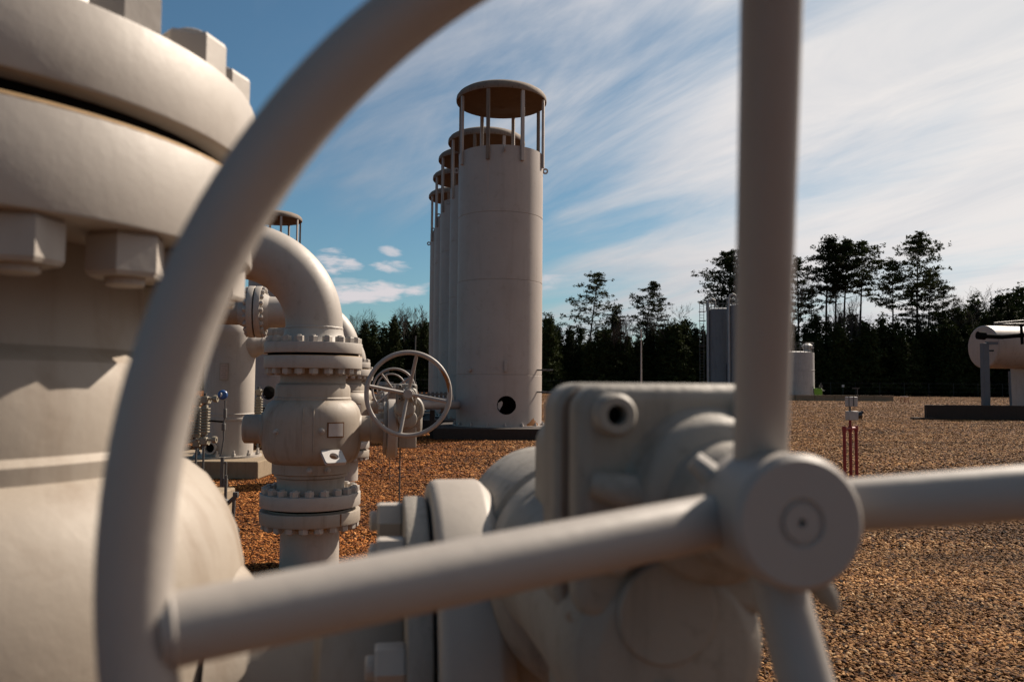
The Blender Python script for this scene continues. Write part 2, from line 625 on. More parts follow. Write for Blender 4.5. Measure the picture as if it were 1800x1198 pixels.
def shared(name, me, mx, parent):
    o = bpy.data.objects.new(name, me)
    COL.objects.link(o)
    o.parent = parent
    o.matrix_local = mx
    return o


def axis_mx(origin, direction, roll_up=(0, 0, 1)):
    """matrix whose local z runs along direction"""
    z = Vector(direction).normalized()
    up = Vector(roll_up)
    if abs(z.dot(up)) > 0.95:
        up = Vector((0, 1, 0))
    x = up.cross(z).normalized()
    y = z.cross(x)
    m = Matrix((x, y, z)).transposed().to_4x4()
    m.translation = Vector(origin)
    return m


def rrect(w_, h_, r, n=6):
    pts = []
    for cx, cy, a0 in ((w_ / 2 - r, h_ / 2 - r, 0), (-w_ / 2 + r, h_ / 2 - r, 90), (-w_ / 2 + r, -h_ / 2 + r, 180), (w_ / 2 - r, -h_ / 2 + r, 270)):
        for i in range(n + 1):
            a = R(a0 + 90 * i / n)
            pts.append((cx + r * math.cos(a), cy + r * math.sin(a)))
    return pts


# ------------------------------------------------------------------ ground
def make_ground():
    m = MB()
    rings = [0, 3, 6, 10, 16, 25, 40, 70, 120, 200, 400, 900, 2500]
    seg = 96
    vs = [(0, 0, 0)]
    for r in rings[1:]:
        for i in range(seg):
            a = 2 * math.pi * i / seg
            vs.append((r * math.cos(a), r * math.sin(a), 0))
    fs = [(0, 1 + i, 1 + (i + 1) % seg) for i in range(seg)]
    for k in range(len(rings) - 2):
        o = 1 + k * seg
        for i in range(seg):
            j = (i + 1) % seg
            fs.append((o + i, o + seg + i, o + seg + j, o + j))
    m.add(vs, fs)
    g = m.build('ground', GROUND, smooth=False)
    tag(g, kind='structure')


make_ground()


def gravel(name, quads, density, rmin, rmax, seed, nsub=1):
    m = MB()
    for q in quads:
        m.add(q, [(0, 1, 2, 3)])
    g = m.build(name, PEB, smooth=False)
    tag(g, 'loose brown and tan gravel stones covering the ground', kind='stuff')
    ng = bpy.data.node_groups.new('scatter_' + name, 'GeometryNodeTree')
    ng.interface.new_socket('Geometry', in_out='INPUT', socket_type='NodeSocketGeometry')
    ng.interface.new_socket('Geometry', in_out='OUTPUT', socket_type='NodeSocketGeometry')
    gi = ng.nodes.new('NodeGroupInput')
    go = ng.nodes.new('NodeGroupOutput')
    dp = ng.nodes.new('GeometryNodeDistributePointsOnFaces')
    dp.inputs['Density'].default_value = density
    dp.inputs['Seed'].default_value = seed
    ip = ng.nodes.new('GeometryNodeInstanceOnPoints')
    ic = ng.nodes.new('GeometryNodeMeshIcoSphere')
    ic.inputs['Radius'].default_value = 1.0
    ic.inputs['Subdivisions'].default_value = nsub
    sm = ng.nodes.new('GeometryNodeSetMaterial')
    sm.inputs['Material'].default_value = PEB
    rs = ng.nodes.new('FunctionNodeRandomValue')
    rs.data_type = 'FLOAT_VECTOR'
    rs.inputs[0].default_value = (rmin, rmin * 0.65, rmin * 0.35)
    rs.inputs[1].default_value = (rmax * 1.5, rmax * 0.9, rmax * 0.5)
    rr = ng.nodes.new('FunctionNodeRandomValue')
    rr.data_type = 'FLOAT_VECTOR'
    rr.inputs[0].default_value = (-0.6, -0.6, 0)
    rr.inputs[1].default_value = (0.6, 0.6, 6.28)
    L = ng.links.new
    L(gi.outputs[0], dp.inputs['Mesh'])
    L(dp.outputs['Points'], ip.inputs['Points'])
    L(ic.outputs['Mesh'], sm.inputs['Geometry'])
    L(sm.outputs[0], ip.inputs['Instance'])
    L(rs.outputs[0], ip.inputs['Scale'])
    L(rr.outputs[0], ip.inputs['Rotation'])
    L(ip.outputs[0], go.inputs[0])
    md = g.modifiers.new('scatter', 'NODES')
    md.node_group = ng
    return g


def strip(y0, y1, z=0.004):
    k = 0.70
    return [(-y0 * k - 0.5, y0, z), (y0 * k + 0.8, y0, z), (y1 * k + 0.8, y1, z), (-y1 * k - 0.5, y1, z)]


gravel('gravel', [strip(3.6, 7.5)], 3400, 0.0065, 0.019, 1, 1)
gravel('gravel', [strip(7.5, 13)], 1300, 0.009, 0.024, 2, 1)
gravel('gravel', [strip(13, 26)], 330, 0.012, 0.034, 3, 1)
gravel('gravel', [strip(26, 40)], 130, 0.014, 0.040, 4, 1)
gravel('gravel', [strip(40, 62)], 45, 0.016, 0.050, 5, 1)
gravel('gravel', [strip(62, 141)], 13, 0.024, 0.075, 6, 1)
# ------------------------------------------------------------------ valves
ROT = R(9.4)


def nut_mesh(af, h, stud, name='nut', mat=PAINT):
    """hexagon nut with a domed edge and the stud end showing"""
    m = MB()
    rr = af / math.sqrt(3)
    ci = rr * 0.93
    lv = [(ci, 0.0), (rr, h * 0.10), (rr, h * 0.90), (ci, h)]
    vs, n = [], 6
    for r, z in lv:
        for i in range(n):
            a = math.pi / 3 * i
            vs.append((r * math.cos(a), r * math.sin(a), z))
    fs = [tuple(reversed(range(6)))]
    for k in range(3):
        for i in range(6):
            j = (i + 1) % 6
            fs.append((k * 6 + i, k * 6 + j, k * 6 + 6 + j, k * 6 + 6 + i))
    fs.append(tuple(range(18, 24)))
    m.add(vs, fs)
    sr = af * 0.29
    m.lathe([(sr, h), (sr, h + stud * 0.8), (sr * 0.85, h + stud), (0, h + stud)], 14)
    me = m.mesh(name, True, 20)
    me.materials.append(mat)
    return me


NUT = nut_mesh(0.068, 0.045, 0.009)
NUT_S = nut_mesh(0.03, 0.02, 0.006)


def bolt_ring(parent, c, axis, Rb, n, me=NUT, name='nut', phase=0.0):
    base = axis_mx(c, axis)
    for i in range(n):
        a = phase + 2 * math.pi * i / n
        mx = base @ Matrix.Translation((Rb * math.cos(a), Rb * math.sin(a), 0)) @ Matrix.Rotation(a * 1.7 + i * 0.9, 4, 'Z')
        shared(name, me, mx, parent)


UP, DN = (0, 0, 1), (0, 0, -1)


def make_valve(loc, label):
    v = thing('ball_valve', label, 'valve', loc, ROT, 'beige ball valves standing in a row')
    b = MB()
    prof = [(0.0, 1.718), (0.2, 1.718), (0.200, 1.66), (0.258, 1.62), (0.264, 1.52), (0.268, 1.503), (0.292, 1.486), (0.304, 1.455), (0.304, 1.388), (0.313, 1.380),
            (0.313, 1.362), (0.326, 1.356), (0.348, 1.338), (0.370, 1.305), (0.386, 1.270), (0.396, 1.225), (0.400, 1.17), (0.400, 1.03), (0.396, 0.985),
            (0.386, 0.935), (0.368, 0.895), (0.345, 0.870), (0.325, 0.858), (0.313, 0.853), (0.313, 0.775), (0.294, 0.766), (0.294, 0.745), (0.272, 0.735),
            (0.268, 0.66), (0.285, 0.615), (0.20, 0.60), (0.20, 0.49), (0.0, 0.49)]
    b.lathe(list(reversed(prof)), 96)
    b.build('body', PAINT_W, v, ang=28)
    MB().lathe([(0.20, 1.619), (0.396, 1.619), (0.396, 1.721), (0.20, 1.721)], 96, bev=0.004).build('flange', PAINT, v)
    MB().lathe([(0.20, 0.495), (0.34, 0.495), (0.34, 0.507), (0.402, 0.507), (0.402, 0.613), (0.20, 0.613)], 96, bev=0.006).build('flange', PAINT, v)
    MB().lathe([(0.2, 0.4875), (0.352, 0.4875), (0.352, 0.4945), (0.2, 0.4945)], 64).build('gasket', BLACK, v)
    bolt_ring(v, (0, 0, 1.619), DN, 0.350, 20, phase=0.225)
    bolt_ring(v, (0, 0, 0.613), UP, 0.354, 20, phase=0.05)
    MB().torus(0.3920, 0.0040, Matrix.Translation((0, 0, 1.7180)), 120, 10).build('rust_edge', RUST_Y, v)
    # trunnion cover on the left
    MB().lathe([(0, 0.545), (0.100, 0.545), (0.116, 0.530), (0.118, 0.41), (0.140, 0.395), (0.15, 0.34)][::-1], 48, axis_mx((0, 0, 1.125), (-1, 0, 0)), bev=0.004).build('trunnion_cover', PAINT_W, v)
    # stem housing on the right
    ax = axis_mx((0, 0, 1.128), (1, 0, 0))
    MB().lathe([(0.15, 0.36), (0.106, 0.40), (0.106, 0.475), (0.122, 0.482), (0.122, 0.579), (0.0, 0.579)], 48, ax, bev=0.004).build('stem_housing', PAINT_W, v)
    MB().lathe([(0, 0.579), (0.222, 0.579), (0.222, 0.608), (0, 0.608)], 72, ax, bev=0.004).build('mounting_plate', PAINT_C, v)
    for a in (40, 80, 120, 160):
        p = ax @ Vector((0.19 * math.cos(R(a)), 0.19 * math.sin(R(a)), 0.579))
        shared('bolt', NUT_S2, axis_mx(p, (-1, 0, 0)), v)
    MB().lathe([(0, 0.612), (0.238, 0.612), (0.244, 0.620), (0.244, 0.678), (0.225, 0.697), (0, 0.697)], 72, ax, bev=0.004).build('mounting_ring', PAINT, v)
    # grease plugs
    for (ang, z, r0) in ((-75 + 0, 1.128, 0.398), (-128, 1.118, 0.392), (-88, 0.812, 0.310), (-62, 0.812, 0.310)):
        a = R(ang)
        dirv = Vector((math.cos(a), math.sin(a), 0))
        MB().lathe([(0.026, -0.01), (0.026, 0.008), (0.017, 0.010), (0.017, 0.028), (0.010, 0.032), (0.0, 0.032)], 20, axis_mx(dirv * r0 + Vector((0, 0, z)), dirv)).build('grease_plug', PAINT, v)
    # name plate low on the body, white paint on a rusty backing
    a = R(-58.5)
    dirv = Vector((math.cos(a), math.sin(a), 0))
    pmx = axis_mx(dirv * 0.400 + Vector((0, 0, 1.14)), dirv)
    pl = MB()
    curved_plate(pl, 0.402, a, 0.145, 1.075, 1.195)
    o = pl.build('name_plate', RUST, v)
    pl = MB()
    curved_plate(pl, 0.4045, a, 0.125, 1.085, 1.185)
    pl.build('plate_face', LABELW, o)
    # lifting lug: slab with an eye, welded under the belly
    a = R(-64)
    dirv = Vector((math.cos(a), math.sin(a), 0))
    lm = axis_mx(dirv * 0.452 + Vector((0, 0, 0.925)), (dirv * 0.75 + Vector((0, 0, 1.0))).normalized())
    bm_ring(rrect(0.17, 0.15, 0.015), 0.036, -0.014, 0.014, lm @ Matrix.Translation((0.0, 0.0, 0))).build('lifting_lug', LABELW, v, ang=30, bevel=0.002)
    # cast seam ribs on the belly
    for aa in (-96, -84):
        a = R(aa)
        MB().tube([Vector((math.cos(a) * r, math.sin(a) * r, z)) for r, z in ((0.389, 0.94), (0.399, 0.99), (0.4015, 1.05), (0.4015, 1.17), (0.398, 1.225), (0.388, 1.27), (0.372, 1.305))], 0.005, 8).build('casting_seam', PAINT_W, v)
    gearbox(v)
    return v


NUT_S2 = nut_mesh(0.045, 0.034, 0.01)


def curved_plate(m, r, a, w_, z0, z1, th=0.003):
    n = 8
    vs = []
    for k in range(n + 1):
        b_ = a + (k / n - 0.5) * w_ / r
        for rr in (r - 0.01, r + th):
            for z in (z0, z1):
                vs.append((math.cos(b_) * rr, math.sin(b_) * rr, z))
    fs = []
    for k in range(n):
        o = k * 4
        fs += [(o + 2, o + 6, o + 7, o + 3), (o + 1, o + 3, o + 7, o + 5), (o, o + 4, o + 6, o + 2)]
    fs += [(0, 2, 3, 1), (n * 4, n * 4 + 1, n * 4 + 3, n * 4 + 2)]
    m.add(vs, fs)


def bm_ring(outline, rh, z0, z1, mx=None, centre=(0, 0)):
    """plate of a given outline pierced by a round hole"""
    m = MB()
    n = 48
    out = []
    # resample outline by angle about the centre
    L = len(outline)
    for k in range(n):
        a = 2 * math.pi * k / n
        d = Vector((math.cos(a), math.sin(a)))
        best = None
        for i in range(L):
            p, q = Vector(outline[i]) - Vector(centre), Vector(outline[(i + 1) % L]) - Vector(centre)
            e = q - p
            det = d.x * (-e.y) + d.y * e.x
            if abs(det) < 1e-12:
                continue
            t_ = (p.x * (-e.y) + p.y * e.x) / det
            s_ = (d.x * p.y - d.y * p.x) / det
            if t_ > 0 and -1e-6 <= s_ <= 1 + 1e-6:
                best = t_ if best is None else max(best, t_)
        best = best or rh * 1.5
        out.append((centre[0] + d.x * best, centre[1] + d.y * best))
    inn = [(centre[0] + rh * math.cos(2 * math.pi * k / n), centre[1] + rh * math.sin(2 * math.pi * k / n)) for k in range(n)]
    vs = [(x, y, z0) for x, y in out] + [(x, y, z0) for x, y in inn] + [(x, y, z1) for x, y in out] + [(x, y, z1) for x, y in inn]
    fs = []
    for k in range(n):
        j = (k + 1) % n
        fs += [(k, n + k, n + j, j), (2 * n + k, 2 * n + j, 3 * n + j, 3 * n + k), (k, j, 2 * n + j, 2 * n + k), (n + k, 3 * n + k, 3 * n + j, n + j)]
    return m.add(vs, fs, mx)


AXX = 0.770          # lateral place of the worm shaft
AXZ = 1.426          # height of the worm shaft


def gearbox(v):
    gx = AXX
    g = MB()
    # worm-wheel drum (axis towards the lens), its lower block and the neck to the mounting ring
    fy = axis_mx((gx + 0.012, 0, 1.292), (0, -1, 0))
    g.lathe([(0, -0.14), (0.10, -0.14), (0.116, -0.12), (0.116, 0.10), (0.108, 0.106), (0.108, 0.13), (0.116, 0.136), (0.116, 0.20), (0.124, 0.205), (0.124, 0.232), (0.112, 0.250), (0.09, 0.256), (0.085, 0.245), (0, 0.245)], 64, fy, bev=0.003)
    box = g.build('gearbox', PAINT_C, v, ang=35)
    s = MB()
    s.lathe([(0, 0.69), (0.15, 0.69), (0.15, 0.80), (0.13, 0.88), (0.09, 0.90), (0, 0.90)], 56, axis_mx((0, 0, 1.20), (1, 0, 0)), bev=0.006)
    s.build('gear_casing', PAINT_C, box, ang=35)
    MB().box((gx + 0.005, -0.02, 1.06), (0.15, 0.22, 0.18)).build('lower_block', PAINT_W, box, bevel=0.012, bseg=3)
    # worm casing: pear shaped, drawn as stacked slices towards the lens
    p = MB()
    py = axis_mx((gx - 0.025, 0, 1.312), (0, -1, 0))
    p.lathe([(0.085, 0.24), (0.080, 0.30), (0.078, 0.40), (0.079, 0.47), (0.077, 0.505), (0.069, 0.524), (0.055, 0.533), (0.0, 0.535)], 56, py, bev=0.002)
    p.build('worm_casing', PAINT_C, box, ang=35)
    MB().lathe([(0.060, 0.30), (0.068, 0.34), (0.074, 0.44), (0.070, 0.47), (0.045, 0.485), (0, 0.487)], 40, axis_mx((gx - 0.005, 0, 1.225), (0, -1, 0))).build('casting_lobe', PAINT_C, box)
    # back half and cover of the upper housing
    zc = 1.414
    GX = gx - 0.019
    c1 = MB().prism(rrect(0.166, 0.176, 0.022), 0.44, 0.492, axis_mx((GX, 0, zc), (0, -1, 0)))
    c1.build('housing', PAINT_C, box, bevel=0.009, bseg=3)
    MB().prism(rrect(0.100, 0.120, 0.03), 0.24, 0.44, axis_mx((GX, 0, zc - 0.006), (0, -1, 0))).build('housing_neck', PAINT_C, box, bevel=0.006)
    c2 = MB().prism(rrect(0.152, 0.166, 0.020), 0.4955, 0.530, axis_mx((GX, 0, zc + 0.004), (0, -1, 0)))
    cov = c2.build('cover_plate', PAINT_C, box, bevel=0.011, bseg=4)
    MB().prism(rrect(0.158, 0.166, 0.020), 0.4921, 0.4954, axis_mx((GX, 0, zc + 0.002), (0, -1, 0))).build('gasket', CAPM, box)
    # corner bosses with sockets
    for sx in (-1, 1):
        for z in (1.480, 1.386):
            bo = MB()
            bo.lathe([(0.0155, 0.52), (0.0148, 0.543), (0.0125, 0.5465), (0.0072, 0.5465), (0.0066, 0.534), (0, 0.534)], 28, axis_mx((GX + sx * 0.052, 0, z), (0, -1, 0)))
            bo.build('boss', PAINT_C, cov, ang=45)
            MB().lathe([(0.0064, 0.5342), (0, 0.5346)], 20, axis_mx((GX + sx * 0.052, 0, z), (0, -1, 0))).build('socket', BLACK, cov)
    # arch of the shaft housing
    s = MB()
    s.lathe([(0.070, 0.525), (0.062, 0.531), (0.058, 0.540), (0.057, 0.553), (0.052, 0.560), (0.042, 0.563), (0.040, 0.57), (0.040, 0.592), (0.037, 0.598), (0.030, 0.600), (0.0, 0.600)], 56,
            axis_mx((gx, 0, AXZ - 0.004), (0, -1, 0)))
    s.build('shaft_housing', PAINT_C, box, ang=38)
    # cast ribs running out from the arch to the corners
    for (x0, z0, x1, z1, r_) in ((-0.035, -0.005, -0.085, 0.006, 0.013),):
        MB().tube([(gx + x0, -0.545, AXZ + z0), (gx + (x0 + x1) / 2, -0.540, AXZ + (z0 + z1) / 2), (gx + x1, -0.531, AXZ + z1)], [r_ * 1.2, r_, r_ * 0.7], 12).build('rib', PAINT_C, cov)
    # raised disc and cast letters on the worm casing
    MB().lathe([(0.036, 0.530), (0.036, 0.5365), (0.034, 0.5385), (0, 0.5385)], 40, axis_mx((gx - 0.032, 0, 1.343), (0, -1, 0))).build('raised_disc', PAINT_C, box)
    cu = bpy.data.curves.new('cast_letters', 'FONT')
    cu.body = 'FO'
    cu.size = 0.016
    cu.extrude = 0.0012
    cu.align_x = 'CENTER'
    to = bpy.data.objects.new('tmp', cu)
    COL.objects.link(to)
    dg = bpy.context.evaluated_depsgraph_get()
    me = bpy.data.meshes.new_from_object(to.evaluated_get(dg))
    bpy.data.objects.remove(to)
    me.name = 'cast_letters'
    me.materials.clear()
    me.materials.append(PAINT_C)
    lo = bpy.data.objects.new('cast_letters', me)
    COL.objects.link(lo)
    lo.parent = box
    lo.matrix_local = Matrix.Translation((gx - 0.032, -0.5345, 1.285)) @ Matrix.Rotation(R(90), 4, 'X')
    # thin rod hanging below
    MB().tube([(gx - 0.05, -0.05, 0.975), (gx - 0.05, -0.05, 0.0)], 0.006, 8).build('drain_rod', GALV, v)


NUT_T = nut_mesh(0.016, 0.010, 0.004)


# ---- handwheel -----------------------------------------------------------
def make_wheel(loc, rot3, label, dish=0.1086, t=0.0487, Rm=0.31, r=0.0145, rs=0.0150, rh=0.0355, phase=0.0, rust_spot=False):
    """local frame: x, y in the wheel plane (y up), z towards the operator; origin = spoke root"""
    h = bpy.data.objects.new('handwheel', None)
    COL.objects.link(h)
    tag(h, label, 'handwheel', 'spoked beige handwheels on the valve gearboxes')
    mx = rot3.to_4x4()
    mx.translation = loc
    h.matrix_world = mx
    h.empty_display_size = 0.1
    rim = MB().torus(Rm, r, Matrix.Translation((0, 0, dish)), 160, 28).build('rim', PAINT_S, h)
    for k in range(4):
        a = phase + k * math.pi / 2
        d = Vector((math.cos(a), math.sin(a), 0))
        p0 = d * 0.012
        p1 = d * (Rm - r * 0.55) + Vector((0, 0, dish * (Rm - r * 0.55) / Rm))
        MB().tube([p0, p0.lerp(p1, 0.5), p1], rs, 28).build('spoke', PAINT_S, h)
        # weld beads
        w_ = MB()
        c0 = p0.lerp(p1, 0.108)
        tdir = (p1 - p0).normalized()
        c1 = p1 - tdir * (r * 0.30)
        for c, rr in ((c1, rs * 1.0),):
            mxx = axis_mx(c, tdir)
            vs_seg = 28
            w_.torus(rr, 0.0012, mxx, vs_seg, 8)
        w_.build('weld_bead', PAINT_S, h)
    hub = MB()
    hub.lathe([(0.0, -0.020), (0.030, -0.020), (rh * 0.98, -0.014), (rh, -0.008), (rh, t - 0.0035), (rh - 0.0032, t), (0.0128, t), (0.0118, t - 0.0016), (0.0100, t - 0.0016),
               (0.0095, t + 0.0002), (0.0022, t + 0.0002), (0.0022, t - 0.006), (0, t - 0.006)], 72)
    ho = hub.build('hub', PAINT_S, h, ang=30)
    MB().lathe([(0.0, -0.075), (0.018, -0.075), (0.018, -0.020), (0.0, -0.020)], 32).build('shaft', PAINT_C, h)
    # set screw and key lump behind the hub
    if True:
        MB().tube([Vector((-0.036, 0.030, -0.012)), Vector((-0.024, 0.019, -0.008))], [0.006, 0.0075], 10).build('set_screw', PAINT_S, h)
        MB().tube([Vector((0.026, -0.030, -0.004)), Vector((0.037, -0.049, 0.002)), Vector((0.041, -0.056, 0.003))], [0.010, 0.006, 0.0025], 10).build('grub_screw', PAINT_C, h)
    return h


# ---- pipes ---------------------------------------------------------------
ZF = 1.742


def make_outlet(loc, label, length=1.7):
    p = thing('outlet_pipe', label, 'pipe', loc, ROT, 'curved outlet pipes bolted onto the ball valves')
    MB().lathe([(0.20, ZF), (0.396, ZF), (0.396, ZF + 0.086), (0.285, ZF + 0.086), (0.20, ZF + 0.086)], 96, bev=0.004).build('flange', PAINT, p)
    MB().lathe([(0.2, 1.7215), (0.366, 1.7215), (0.366, 1.7415), (0.2, 1.7415)], 64).build('gasket', BLACK, p)  # gasket enlarged to fill the gap in black, standing for its shade
    bolt_ring(p, (0, 0, ZF + 0.086), UP, 0.350, 20, phase=0.06)
    rp, Rb, zs = 0.231, 0.62, 1.955
    pts = [(0, 0, zs), (0, 0, zs + 0.01)]
    for i in range(1, 25):
        a = math.pi / 2 * i / 24
        pts.append((-Rb + Rb * math.cos(a), 0, zs + 0.01 + Rb * math.sin(a)))
    zz = zs + 0.01 + Rb
    pts += [(-Rb - 0.30, 0, zz)]
    m = MB().lathe([(0.285, ZF + 0.086), (0.262, ZF + 0.112), (0.240, ZF + 0.165), (0.233, zs - 0.010)], 64)
    m.build('weld_neck', PAINT, p)
    MB().tube(pts, rp, 64, False).build('elbow', PAINT, p, ang=60)
    wb = MB()
    weld(wb, Matrix.Translation((0, 0, zs - 0.002)), 0.2315)
    weld(wb, axis_mx((-Rb - 0.02, 0, zz), (1, 0, 0)), 0.2315)
    wb.build('weld_bead', PAINT, p, ang=60)
    # flange pair on the horizontal run
    x0 = -1.38
    ax = axis_mx((0, 0, zz), (-1, 0, 0))
    MB().lathe([(0.231, 0.92), (0.240, 1.14), (0.300, 1.235), (0.300, 1.25), (0.396, 1.25), (0.396, 1.335), (0.34, 1.335), (0.34, 1.341), (0.15, 1.341)], 72, ax, bev=0.004).build('flange', PAINT, p)
    MB().lathe([(0.15, 1.351), (0.34, 1.351), (0.34, 1.357), (0.396, 1.357), (0.396, 1.442), (0.29, 1.442), (0.25, 1.50), (0.20, 1.60)], 72, ax, bev=0.004).build('flange', PAINT, p)
    MB().lathe([(0.2, 1.3415), (0.352, 1.3415), (0.352, 1.3505), (0.2, 1.3505)], 64, ax).build('gasket', BLACK, p)
    bolt_ring(p, (-1.25, 0, zz), (1, 0, 0), 0.350, 20)
    bolt_ring(p, (-1.442, 0, zz), (-1, 0, 0), 0.350, 20)
    MB().tube([(-1.58, 0, zz), (-1.95 - length, 0, zz)], 0.205, 48, False).build('straight_pipe', PAINT_W, p, ang=60)
    return p


def weld(m, mx, r, n=150):
    random.seed(4)
    sr = 8
    vs, fs = [], []
    for i in range(n):
        a = 2 * math.pi * i / n
        w_ = 0.0055 + 0.003 * random.random()
        dz = 0.003 * (random.random() - 0.5)
        for k in range(sr):
            b_ = 2 * math.pi * k / sr
            q = r + w_ * 0.6 * math.cos(b_)
            vs.append((q * math.cos(a), q * math.sin(a), dz + w_ * 1.5 * math.sin(b_)))
    for i in range(n):
        for k in range(sr):
            i2, k2 = (i + 1) % n, (k + 1) % sr
            fs.append((i * sr + k, i2 * sr + k, i2 * sr + k2, i * sr + k2))
    m.add(vs, fs, mx)


def make_riser(loc, label):
    p = thing('riser_pipe', label, 'pipe', loc, ROT, 'riser pipes rising from the gravel into the ball valves')
    MB().lathe([(0.236, 0.33), (0.27, 0.375), (0.402, 0.375), (0.402, 0.475), (0.34, 0.475), (0.34, 0.487), (0.20, 0.487)], 96, bev=0.006).build('flange', PAINT_W, p)
    bolt_ring(p, (0, 0, 0.375), DN, 0.354, 20, phase=0.05)
    MB().lathe([(0.236, -0.1), (0.236, 0.333)], 64).build('pipe', PAINT, p)
    wb = MB()
    weld(wb, Matrix.Translation((0, 0, 0.325)), 0.236)
    wb.build('weld_bead', PAINT, p, ang=60)
    return p


V1 = (-0.735, 0.965, 0)
V2v = at(549, 740, 6.6)
V2 = (V2v.x, V2v.y, 0)
row = Vector((-math.sin(ROT), math.cos(ROT), 0)) * 5.88
V3 = tuple(Vector(V2) + row)
V4 = tuple(Vector(V2) + row * 2)
v1 = make_valve(V1, 'huge out of focus ball valve filling the left edge, nearest of the valve row')
v2 = dup(v1, 'sharp beige ball valve with white name plate, standing behind the large handwheel rim', V2)
v3 = dup(v1, 'smaller ball valve standing directly behind the sharp one with the name plate', V3)
v4 = dup(v1, 'farthest ball valve, smallest sliver at the right end of the valve row', V4)
o1 = make_outlet(V1, 'thick outlet pipe and flange with big nuts at the top left corner')
o2 = dup(o1, 'beige elbow pipe curving left above the sharp ball valve', V2)
o3 = dup(o1, 'elbow pipe of the second valve back, its bolted flange pair seen under the front elbow', V3)
o4 = dup(o1, 'farthest elbow pipe, barely showing right of the others', V4)
r1 = make_riser(V1, 'riser pipe under the nearest ball valve at the bottom left')
r2 = dup(r1, 'riser pipe with rust stained lower flange under the sharp ball valve', V2)
r3 = dup(r1, 'riser pipe standing in gravel under the second valve back', V3)
r4 = dup(r1, 'riser pipe standing in gravel under the farthest ball valve', V4)
for o_ in (v1, o1, r1):
    o_.location.z = 0.035
for o_ in bpy.data.objects:
    if o_.parent == v1 and o_.name.split('.')[0] in ('gearbox', 'drain_rod', 'stem_housing', 'mounting_plate', 'mounting_ring', 'bolt'):
        o_.location.z -= 0.035
        o_.location.x += 0.029 if o_.name.startswith('gearbox') else 0.022
# rust run on the lower flange of the sharp riser
rs_ = MB()
curved_plate(rs_, 0.4035, R(-50), 0.012, 0.378, 0.474, 0.0006)
rs_.build('rust_run', RUST, r2)

# near handwheel, pose solved from the photograph
nC = Vector((0.14485, 0.09915, 0.46116))
nn = Vector((0.11615, -0.09937, -0.98825))
uu = Vector((0.99316, 0.0, 0.11673))
vv = Vector((0.0116, 0.99505, -0.09869))


def cam_vec(v):
    return (M3 @ Vector((v.x, -v.y, -v.z))).normalized()


xw, yw, zw = cam_vec(uu), -cam_vec(vv), cam_vec(nn)
rot3 = Matrix((xw, yw, zw)).transposed()
make_wheel(camp(*nC), rot3, 'huge blurred handwheel whose rim and spokes frame the picture', phase=0.0925)


def far_wheel(px, py, y, label, phase, rust=False):
    p = at(px, py, y)
    d = Vector((math.sin(ROT), -math.cos(ROT), 0))
    x = Vector((math.cos(ROT), math.sin(ROT), 0))
    rt = Matrix((x, Vector((0, 0, 1)), d)).transposed()
    h = make_wheel(p - d * 0.1086, rt, label, phase=phase, r=0.0175, rs=0.0135)
    if rust:
        m = MB()
        n, s = 28, 14
        vs, fs = [], []
        for i in range(n + 1):
            a = R(2) + R(38) * i / n
            wob = 0.75 + 0.5 * mnoise.noise(Vector((i * 0.4, 0, 3)))
            for k in range(s + 1):
                b_ = math.pi - 0.95 + (k / s - 0.5) * 2.7 * wob * math.sin(math.pi * (i + 0.5) / (n + 1))
                q = 0.31 + 0.0186 * math.cos(b_)
                vs.append((q * math.cos(a), q * math.sin(a), 0.1086 + 0.0186 * math.sin(b_)))
        for i in range(n):
            for k in range(s):
                o = i * (s + 1) + k
                fs.append((o, o + s + 1, o + s + 2, o + 1))
        m.add(vs, fs).build('rust_patch', RUST_O, h)
    return h


RUST_O = plain('orange_rust', (0.22, 0.085, 0.018), 0.8)
far_wheel(718, 692, 5.98, 'sharp beige handwheel with an orange rust patch on its rim', R(-11), True)
far_wheel(692, 684.5, 11.85, 'middle sized handwheel seen through the sharp one', R(38))
far_wheel(687.5, 681.5, 17.75, 'smallest farthest handwheel seen inside the middle sized one', R(24))
# ------------------------------------------------------------------ towers
def boolean_cut(o, cutter):
    md = o.modifiers.new('cut', 'BOOLEAN')
    md.operation = 'DIFFERENCE'
    md.solver = 'EXACT'
    md.object = cutter
    dg = bpy.context.evaluated_depsgraph_get()
    me = bpy.data.meshes.new_from_object(o.evaluated_get(dg))
    o.modifiers.clear()
    o.data = me
    bpy.data.objects.remove(cutter)
    me.polygons.foreach_set('use_smooth', [True] * len(me.polygons))
    me.set_sharp_from_angle(angle=R(32))


TR = 1.257


